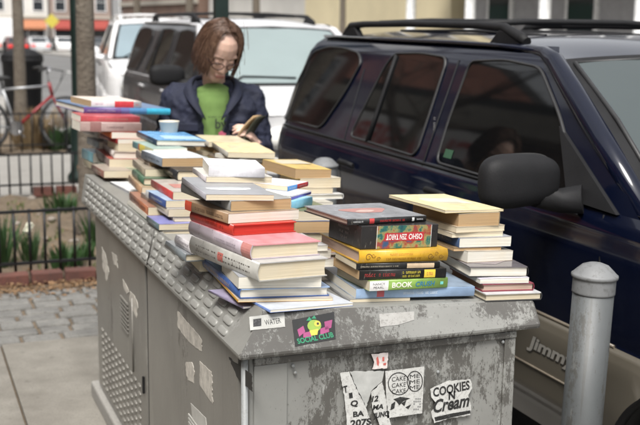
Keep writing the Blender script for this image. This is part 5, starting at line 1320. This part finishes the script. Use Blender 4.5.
for i in range(26):
    az = R(rr.uniform(45, 315)); z0 = rr.uniform(-.06,.12); pp_ = HP(.088*math.sin(az), -.014+.105*math.cos(az), z0)
    d_ = (rx2*math.sin(az)+fwd*math.cos(az))*rr.uniform(.001,.006); tube(bm, [pp_, pp_+d_-ZZ*.03, pp_+d_*1.6-ZZ*.065, pp_+d_*1.2-ZZ*.09], .0009, 4, cap=False)
obj('hair', bm, hairm, person)
# t-shirt
shirt = M('green_tshirt', (.15,.25,.07), .9, 0, .1, 8, .2, 300)
bm = bm_new(); capsule(bm, PP(TX+.0,.0,1.27), PP(TX,.010,.98), .095, .085, 20); capsule(bm, PP(TX-.09,-.03,1.29), PP(TX+.09,-.03,1.29), .05, .05); ball(bm, PP(TX,.0,1.325), .085, .078, .028)
ts = remeshed('tshirt', bm, shirt, person, .007, 3, .008, .09)
def on_shirt(name, bm2, u, z, m_, w0=.108):
    place_bm(bm2, PP(u, w0, z), UU, ZZ+WW*-.10)
    return obj(name, bm2, m_, ts, fix=False)
bm2 = fit_text('by', .055, .062, bold=.02); on_shirt('print', bm2, .005, 1.165, M('shirt_ink', (.02,.03,.015), .8), .118)
bm2 = marks_bm(.10, .012, random.Random(5)); on_shirt('small_print', bm2, -.005, 1.205, M('shirt_ink', (.02,.03,.015)), .116)
for c_, z_, w_, h_ in (((.36,.07,.12), 1.122, .034, .030), ((.34,.10,.04), 1.105, .030, .028), ((.04,.16,.09), 1.080, .026, .040)):
    bm2 = bm_new(); bm2.faces.new([bm2.verts.new(V((w_/2*math.cos(a)*(1+.3*math.sin(3*a+z_*40)), h_/2*math.sin(a)*(1+.25*math.cos(4*a)), (1.2-z_)*.01))) for a in [6.283*k/16 for k in range(16)]]); on_shirt('print_patch', bm2, .008, z_, flat(c_, .8), .124+(1.13-z_)*.25)
# jacket
jm = M('navy_jacket', (.009,.012,.030), .8, 0, .3, 12, .3, 260)
bm = bm_new()
for s in (-1,1):
    capsule(bm, PP(TX+.122*s,.002,1.23), PP(TX+.102*s,.030,.93), .094, .112, 18); capsule(bm, PP(TX+.04*s,-.055,1.31), PP(TX+.185*s,-.035,1.285), .062, .066, 16)
    capsule(bm, PP(TX+.10*s,.0,1.30), PP(TX+.12*s,.045,1.14), .05, .06, 14)
capsule(bm, PP(TX,-.08,1.28), PP(TX,-.05,.93), .085, .10, 18)
arm(bm, SHL, ELL, WRL-(WRL-ELL)*.10, (.066,.058,.042)); arm(bm, SHR, ELR, WRR-(WRR-ELR)*.12, (.066,.058,.042))
jk = remeshed('jacket', bm, jm, person, .007, 3, .034, .045)
for s in (-1,1):
    bm = bm_new(); base = [(.0,-.105,1.385),(.055,-.085,1.395),(.092,-.03,1.39),(.105,.035,1.36),(.085,.092,1.31),(.036,.135,1.20)]
    outer = [(.0,-.15,1.35),(.082,-.13,1.355),(.138,-.055,1.35),(.150,.045,1.322),(.118,.122,1.275),(.052,.152,1.205)]
    rows = []
    for (a, c_) in zip(base, outer):
        A, C_ = PP(TX+a[0]*s,a[1],a[2]), PP(TX+c_[0]*s,c_[1],c_[2]); mid = A.lerp(C_, .5)+(A-PP(TX,-.02,1.25)).normalized()*.010+ZZ*.004
        rows.append([A-ZZ*.02, A, A.lerp(mid,.5)+ZZ*.004, mid, mid.lerp(C_,.5)+ZZ*.001, C_])
    grid(bm, rows); co = obj('collar', bm, jm, jk); sm_ = co.modifiers.new('s', 'SUBSURF'); sm_.levels = 2; sm_.render_levels = 2; so_ = co.modifiers.new('t', 'SOLIDIFY'); so_.thickness = .004
    bm = bm_new(); box(bm, -.052, .052, -.006, .006, -.018, .018)
    for v in bm.verts: v.co = PP(TX+.125*s+v.co.x, .122-abs(v.co.x)*.25*(1 if v.co.x*s > 0 else .1)+v.co.y, 1.155+v.co.z)
    obj('pocket_flap', bm, jm, jk, bevel=.003)
    bm = bm_new(); tube(bm, [PP(TX+.08*s,-.03,1.334), PP(TX+.13*s,-.03,1.332), PP(TX+.185*s,-.03,1.325)], .012, 6, flat=.4); obj('shoulder_strap', bm, jm, jk)
jeans = M('dark_jeans', (.02,.03,.055), .85, 0, .2, 20, .3, 300)
bm = bm_new(); capsule(bm, PP(TX-.08,-.02,.93), PP(TX+.08,-.02,.93), .105, .105)
for s in (-1,1): capsule(bm, PP(TX+.09*s,-.02,.90), PP(TX+.10*s,0,.50), .095, .070); capsule(bm, PP(TX+.10*s,0,.50), PP(TX+.11*s,-.03,.10), .068, .062)
remeshed('trousers', bm, jeans, person, .010, 3, .01, .08)
for s in (-1,1):
    bm = bm_new(); capsule(bm, PP(TX+.11*s,-.05,.05), PP(TX+.135*s,.12,.04), .047, .042); ball(bm, PP(TX+.12*s,.03,.02), .05, .12, .02); remeshed('shoe', bm, rubber, person, .006, 2)
# the small book in the hand: two curved leaves seen nearly edge on
t = thing('held_book', 'small worn paperback held half open in the hand of the person', 'book', PP(.12,.24,1.12))
c0, c1 = PP(.085,.245,1.04), PP(.160,.235,1.215)
def leaf(name, off, th, m_, bow, wd):
    bm = bm_new(); rows = []
    for i in range(13):
        q = i/12; p = c0.lerp(c1, q)+UU*(-bow*math.sin(math.pi*q)+off)
        rows.append((p, p+(WW*-.75+UU*.42).normalized()*wd))
    grid(bm, [[a, a.lerp(b, .5)+UU*-.004, b] for a, b in rows]); o = obj(name, bm, m_, t); so2 = o.modifiers.new('t', 'SOLIDIFY'); so2.thickness = th; so2.offset = 1
leaf('pages', 0, .008, PG['t'], .034, .08); leaf('cover', -.002, .0015, cov((.09,.065,.045)), .036, .09)
leaf('back_cover', .015, .0015, cov((.10,.10,.07)), .022, .09)
# ------------------------------------------------------------------ buildings
def brickmat(name, c1, c2, mort, scale=1.0):
    m, nt, b = new_mat(name); v = coords(nt, (1,1,1))
    sx = nd(nt, 'ShaderNodeSeparateXYZ'); nt.links.new(v, sx.inputs[0]); ad = nd(nt, 'ShaderNodeMath', operation='ADD'); nt.links.new(sx.outputs[0], ad.inputs[0]); nt.links.new(sx.outputs[1], ad.inputs[1])
    cx = nd(nt, 'ShaderNodeCombineXYZ'); nt.links.new(ad.outputs[0], cx.inputs[0]); nt.links.new(sx.outputs[2], cx.inputs[1])
    bt = nd(nt, 'ShaderNodeTexBrick'); nt.links.new(cx.outputs[0], bt.inputs['Vector'])
    bt.inputs['Color1'].default_value = c4(c1); bt.inputs['Color2'].default_value = c4(c2); bt.inputs['Mortar'].default_value = c4(mort)
    bt.inputs['Scale'].default_value = 1; bt.inputs['Brick Width'].default_value = .22*scale; bt.inputs['Row Height'].default_value = .075*scale; bt.inputs['Mortar Size'].default_value = .008
    nt.links.new(mixc(nt, .35, bt.outputs['Color'], ramp(nt, noisef(nt, v, .9, 5), [(.3, [x*.6 for x in c1]), (.7, [x*1.2 for x in c2])])), b.inputs['Base Color']); b.inputs['Roughness'].default_value = .9; return m
def clapmat(name, c):
    m, nt, b = new_mat(name); v = coords(nt); w_ = nd(nt, 'ShaderNodeTexWave', wave_type='BANDS', bands_direction='Z', wave_profile='SAW'); w_.inputs['Scale'].default_value = 1.6
    nt.links.new(v, w_.inputs['Vector']); nt.links.new(ramp(nt, noisef(nt, v, 3, 4), [(.3, [x*.85 for x in c]), (.7, [x*1.1 for x in c])]), b.inputs['Base Color'])
    b.inputs['Roughness'].default_value = .7; bump(nt, b, w_.outputs['Fac'], 1, .02); return m
brick_a = brickmat('brick_red', (.20,.07,.045), (.27,.10,.065), (.25,.22,.19)); brick_b = brickmat('brick_brown', (.15,.085,.06), (.20,.12,.085), (.22,.19,.17))
stucco_y = M('yellow_stucco', (.60,.52,.34), .8, 0, .06, 1); stucco_b = M('beige_stucco', (.42,.37,.30), .85, 0, .1, .6); stucco_w = M('pale_stucco', (.58,.56,.52), .85, 0, .08, .6)
clap_g = clapmat('grey_clapboard', (.36,.36,.37)); roofm = M('roofing', (.06,.058,.055), .9, 0, .3, 2)
stonem = M('cornice_stone', (.36,.33,.28), .8)
def building(name, label, x0, x1, y0, y1, zb, h, wall, face, nfl=2, nw=3, ww=1.0, wh=1.6, gf=3.4, frame=white_paint, cat='building', cornice=True, awning=None, sign=None, shop=True):
    """face: 'x-' or 'x+' or 'y-' is the street front with its windows"""
    t = thing(name, label, cat, ((x0+x1)/2, (y0+y1)/2, zb))
    bm = bm_new(); box(bm, x0, x1, y0, y1, zb-.3, zb+h); obj('wall', bm, wall, t)
    bm = bm_new(); box(bm, x0-.15, x1+.15, y0+.01, y1-.01, zb+h+.002, zb+h+.25); obj('roof', bm, roofm, t)
    def F(a, z, o):     # a along the front, o outwards
        if face == 'x-': return V((x0-o, a, z))
        if face == 'x+': return V((x1+o, a, z))
        return V((a, y0-o, z))
    a0, a1 = (x0, x1) if face == 'y-' else (y0, y1)
    def slab(bm, s0, s1, z0, z1, o0, o1):
        P = [F(s, z, o) for s in (s0, s1) for z in (z0, z1) for o in (o0, o1)]; vs = [bm.verts.new(p) for p in P]
        for f in ((0,1,3,2),(4,6,7,5),(0,4,5,1),(2,3,7,6),(0,2,6,4),(1,5,7,3)): bm.faces.new([vs[i] for i in f])
    if cornice:
        bm = bm_new(); slab(bm, a0, a1, zb+h-.45, zb+h-.02, .004, .28); slab(bm, a0, a1, zb+gf-.05, zb+gf+.2, .004, .14); obj('cornice', bm, stonem, t)
    for fl in range(nfl):
        for k in range(nw):
            c = a0+(a1-a0)*(k+.5)/nw; z0 = zb+gf+.75+fl*((h-gf-.5)/nfl)
            bm = bm_new(); 
            for q in ((c-ww/2-.08, c-ww/2, z0-.08, z0+wh+.08), (c+ww/2, c+ww/2+.08, z0-.08, z0+wh+.08), (c-ww/2, c+ww/2, z0-.08, z0), (c-ww/2, c+ww/2, z0+wh, z0+wh+.08), (c-ww/2, c+ww/2, z0+wh*.48, z0+wh*.48+.05)): slab(bm, *q, .003, .07)
            w_ = obj('window', bm, frame, t)
            bm = bm_new(); slab(bm, c-ww/2+.002, c+ww/2-.002, z0+.002, z0+wh-.002, .003, .02); obj('pane', bm, pane, w_)
    if shop:
        bm = bm_new(); slab(bm, a0+.4, a1-.4, zb+.5, zb+gf-.75, .003, .03); obj('shop_window', bm, pane, t)
        bm = bm_new(); n = max(2, int((a1-a0)/1.8))
        for k in range(n+1):
            c = a0+.4+(a1-a0-.8)*k/n; slab(bm, c-.05, c+.05, zb+.5, zb+gf-.75, .031, .09)
        slab(bm, a0+.3, a1-.3, zb+.3, zb+.5, .003, .10); obj('shop_frame', bm, frame, t)
    if awning:
        bm = bm_new(); P = []
        for s in (a0+.3, a1-.3): P += [F(s, zb+gf-.15, .01), F(s, zb+gf-.95, 1.0), F(s, zb+gf-1.15, 1.0), F(s, zb+gf-.75, .01)]
        v = [bm.verts.new(p) for p in P]
        for f in ((0,1,5,4),(1,2,6,5),(0,3,2,1),(4,5,6,7),(3,7,6,2)): bm.faces.new([v[i] for i in f])
        obj('awning', bm, awning, t)
    if sign:
        s, mb, mt, w_, hh = sign; c = (a0+a1)/2
        bm = bm_new(); slab(bm, c-w_/2, c+w_/2, zb+gf+.02, zb+gf+.02+hh, .30, .40); so3 = obj('sign', bm, mb, t)
        bm = fit_text(s, w_*.85, hh*.6, bold=.03); d = V((0,-1,0)) if face == 'x-' else (V((0,1,0)) if face == 'x+' else V((1,0,0)))
        place_bm(bm, F(c, zb+gf+.02+hh/2, .405), d, ZZ); obj('lettering', bm, mt, so3, fix=False)
    return t
awn_r = M('red_awning', (.24,.04,.03), .8); awn_o = M('orange_awning', (.34,.14,.07), .8); awn_g = M('green_awning', (.03,.12,.06), .8); red_ink = M('sign_red', (.5,.03,.02), .5); signw = M('sign_white', (.75,.74,.72), .5)
# the row on the pavement side, mirrored in the glass of the parked cars
building('brick_building', 'red brick building beside the camera on the pavement side', -12, -4.3, -9, 3.5, 0, 7.0, brick_a, 'x+', 1, 4, awning=awn_g)
building('brown_building', 'brown brick building on the pavement side next to the camera', -12, -4.1, 3.7, 12.5, 0, 6.4, brick_b, 'x+', 1, 3, awning=awn_r)
building('shop_building', 'brown brick shop on the pavement side with a long white sign and red awning', -12, -4.25, 12.7, 23, 0, 5.0, brick_b, 'x+', 0, 4, awning=awn_r, sign=('CLEANERS', signw, red_ink, 6.5, .95))
building('pale_building', 'brick building on the pavement side past the shop', -12, -4.2, 23.2, 36, 0, 8.0, brick_a, 'x+', 1, 5, awning=awn_r, sign=('', signw, red_ink, 5, .6) if False else None)
tree('bare_tree', 'bare tree on the pavement beside the shop with the white sign', (-2.9, 15.5, 0), 8, .11, 77, 1.2, 4, low=2.4)
tree('bare_tree', 'bare tree on the pavement past the shop with the white sign', (-2.9, 26, 0), 9, .12, 78, 1.2, 4, low=2.4)
building('added_brown_building', 'long brown brick building added out of view beyond the shops for darker reflections', -12, -4.3, 36.2, 66, -.5, 9.0, brick_b, 'x+', 1, 8, awning=awn_g)  # added, unseen; keeps bright horizon out of the silver car's window reflections
building('added_red_building', 'long red brick building added out of view far along the pavement for darker reflections', -12, -4.3, 66.2, 104, -1.2, 11.0, brick_a, 'x+', 1, 8)  # also added out of view, blocks low sky mirrored in the side glass
# across the road
bz = -.13
bm = bm_new()
for i in range(16):
    y = -25+i*8; box(bm, 11.4, 15.5, y, y+7.995, -3, 0)
    pass
for v in bm.verts:
    if v.co.z > -1: v.co.z = road_z(v.co.y)+.13
struct('far_side_pavement', bm, concrete_dark)
def porch_house(label, y0, y1):
    x0 = 14.6; t = building('porch_house', label, x0, 24, y0, y1, 0, 6.4, clap_g, 'x-', 1, 4, 1.0, 1.5, 3.4, cat='house', cornice=False, shop=False)
    bm = bm_new(); box(bm, x0-2.2, x0-.003, y0+.2, y1-.2, .0, .55); obj('porch_floor', bm, stonem, t)
    bm = bm_new(); box(bm, x0-2.4, x0-.003, y0, y1, 3.2, 3.5); obj('porch_roof', bm, white_paint, t)
    n = 4
    for k in range(n):
        y = y0+.6+(y1-y0-1.2)*k/(n-1); bm = bm_new(); lathe(bm, [(.17,.55),(.17,.65),(.13,.7),(.12,3.0),(.16,3.1),(.17,3.2)], (x0-2.1,y,0), 20); obj('column', bm, white_paint, t)
    for k in range(3):
        y = y0+1.8+(y1-y0-3.4)*k/2
        bm = bm_new(); box(bm, x0-.08, x0-.004, y-.62, y+.62, .9, 2.75); f = obj('ground_window', bm, white_paint, t)
        bm = bm_new(); box(bm, x0-.09, x0-.082, y-.5, y+.5, 1.0, 2.65); obj('pane', bm, pane, f)
    bm = bm_new(); y = y0+.6
    box(bm, x0-2.14, x0-2.06, y0+.6, y1-.6, 1.35, 1.42)
    while y < y1-.6: box(bm, x0-2.12, x0-2.08, y, y+.04, .55, 1.35); y += .16
    obj('porch_railing', bm, white_paint, t)
porch_house('grey clapboard house with white porch columns at upper right across the road', 15.6, 26.2)
building('yellow_building', 'pale yellow building across the road above the dark car roof', 14.2, 24, 26.6, 38, 0, 7.2, stucco_y, 'x-', 1, 4, 1.1, 1.5, cat='building', shop=False)
building('pale_house', 'off white building across the road left of the pale yellow one', 14.4, 24, 38.4, 52, -.4, 7, stucco_w, 'x-', 1, 4, 1.1, 1.5, shop=False)
building('brick_block', 'long brown brick block far down the other side of the road', 14.0, 24, 52.5, 72, -.9, 9, brick_b, 'x-', 2, 7, 1.1, 1.5)
# end of the street
ez = road_z(114)+.1
for (x0, x1, h, wl, lb, aw, nm) in [(-14, -1, 13, stucco_w, 'off white block at the far end of the street, outermost left', awn_g, 'corner_block'), (-.8, 8.6, 15, stucco_b, 'beige block at the far end of the street left of the slim trunk', None, 'beige_block'), (8.8, 14.6, 16, stucco_w, 'pale block with dark windows and orange awning at the far end of the street', awn_o, 'pale_block'),
    (14.8, 21, 14, M('brownstone', (.27,.21,.18), .9, 0, .15, .5), 'brownstone block at the far end of the street just left of the lamp post', awn_r, 'brownstone_block'), (21.2, 29, 12, M('grey_render', (.28,.28,.28), .9, 0, .15, .5), 'grey block at the far end of the street between lamp post and brown trunk', None, 'grey_block'),
    (29.2, 44, 11, brick_b, 'brown brick block at the far end of the street above the parked white car', awn_g, 'brown_block'), (44.2, 62, 12, stucco_b, 'wide beige block at the far end of the street above the silver car roof', None, 'wide_block')]:
    building(nm, lb, x0, x1, 114, 124, ez, h, wl, 'y-', 3, max(3, int((x1-x0)/2.2)), 1.0, 1.9, 3.2, awning=aw)
t = thing('street_sign', 'yellow traffic sign on a pole far down the street', 'sign', (13.9, 106, road_z(106)))
bm = bm_new(); tube(bm, [(13.9,106,road_z(106)), (13.9,106,road_z(106)+3.4)], .05, 8); obj('pole', bm, galv, t)
bm = bm_new(); prism(bm, [(13.2,road_z(106)+2.9),(13.9,road_z(106)+2.2),(14.6,road_z(106)+2.9),(13.9,road_z(106)+3.6)], 105.9, 105.95); obj('plate', bm, M('sign_yellow', (.5,.42,.06), .6), t)

# far cars
def sedan(label, x, y, c, rot=0, h=1.42, tail=False, group='cars far down the street'):
    z = road_z(y)+.004; t = thing('distant_car', label, 'car', (x, y, z), group)
    prof = [(-2.2,.30),(-2.25,.62),(-2.15,.86),(-1.3,.93),(-.75,h-.04),(.0,h),(.85,h-.03),(1.5,.98),(2.15,.92),(2.25,.6),(2.2,.30)]
    bm = bm_new(); rows = []
    for q in (-.86, -.84, -.74, 0, .74, .84, .86):
        rows.append([V((x+q*(1 if zz < .95 else .84), y+yy, z+(zz if abs(q) < .85 else zz*.96+.02))) for yy, zz in prof])
    grid(bm, rows); bm.faces.new([v for v in bm.verts[:11]]) if False else None
    body = obj('body', bm, c, t)
    for s in (-1, 1):
        bm = bm_new()
        P = [V((x+s*.80, y-1.15, z+.95)), V((x+s*.80, y+1.35, z+.97)), V((x+s*.735, y+.85, z+h-.08)), V((x+s*.735, y-.72, z+h-.09))]
        bm.faces.new([bm.verts.new(p+V((s*.02,0,0))) for p in P]); obj('side_window', bm, pane, t)
    bm = bm_new(); bm.faces.new([bm.verts.new(p) for p in (V((x-.66,y-1.27,z+.97)), V((x+.66,y-1.27,z+.97)), V((x+.60,y-.80,z+h-.07)), V((x-.60,y-.80,z+h-.07)))]); obj('near_screen', bm, pane, t)
    for sx_ in (-1,1):
        for sy in (-1.35, 1.35):
            bm = bm_new(); lathe(bm, [(.12,-.1),(.31,-.1),(.32,0),(.31,.1),(.12,.1)], (x+sx_*.78, y+sy, z+.32), 18, 'x'); obj('wheel', bm, rubber, t)
        bm = bm_new(); box(bm, x+sx_*.62-.16, x+sx_*.62+.16, y-2.29, y-2.2, z+.62, z+.80); obj('tail_light' if tail else 'headlight', bm, lamp_red if tail else lamp_white, t)
    return t
cm = lambda n, c: car_paint(n, c, .3)
sedan('silver car with red tail lights far down the street, right of the slim trunk', 11.7, 99, cm('car_silver', (.45,.46,.47)), tail=True)
sedan('white car far down the street, left of the lamp post', 14.2, 101, whitecar)
sedan('dark car far down the street between the silver and the white one', 12.9, 106, cm('car_black', (.03,.03,.035)))
sedan('dark grey car far down the street, right of the lamp post', 17.4, 103, cm('car_grey', (.08,.085,.09)))
sedan('red lit car far down the street at the left edge', 9.1, 92, cm('car_maroon', (.12,.05,.05)), tail=True)
sedan('pale car far down the street at the left edge', 7.6, 99, cm('car_beige', (.4,.39,.36)), tail=True)
t = thing('box_truck', 'white box truck far down the street at the upper left edge', 'truck', (9.3, 108, road_z(108)))
zt = road_z(108); bm = bm_new(); box(bm, 8.2, 10.4, 105, 110, zt+.7, zt+3.2); obj('cargo_box', bm, white_paint, t, bevel=.05)
bm = bm_new(); box(bm, 8.35, 10.25, 110.01, 111.6, zt+.5, zt+2.3); obj('cab', bm, white_paint, t, bevel=.1)
for sx_ in (8.4, 10.2):
    for yy in (106.2, 110.8): bm = bm_new(); lathe(bm, [(.15,-.14),(.45,-.14),(.45,.14),(.15,.14)], (sx_, yy, zt+.45), 18, 'x'); obj('wheel', bm, rubber, t)
    bm = bm_new(); box(bm, sx_-.14, sx_+.14, 104.9, 104.99, zt+.8, zt+1.1); obj('tail_light', bm, lamp_red, t)
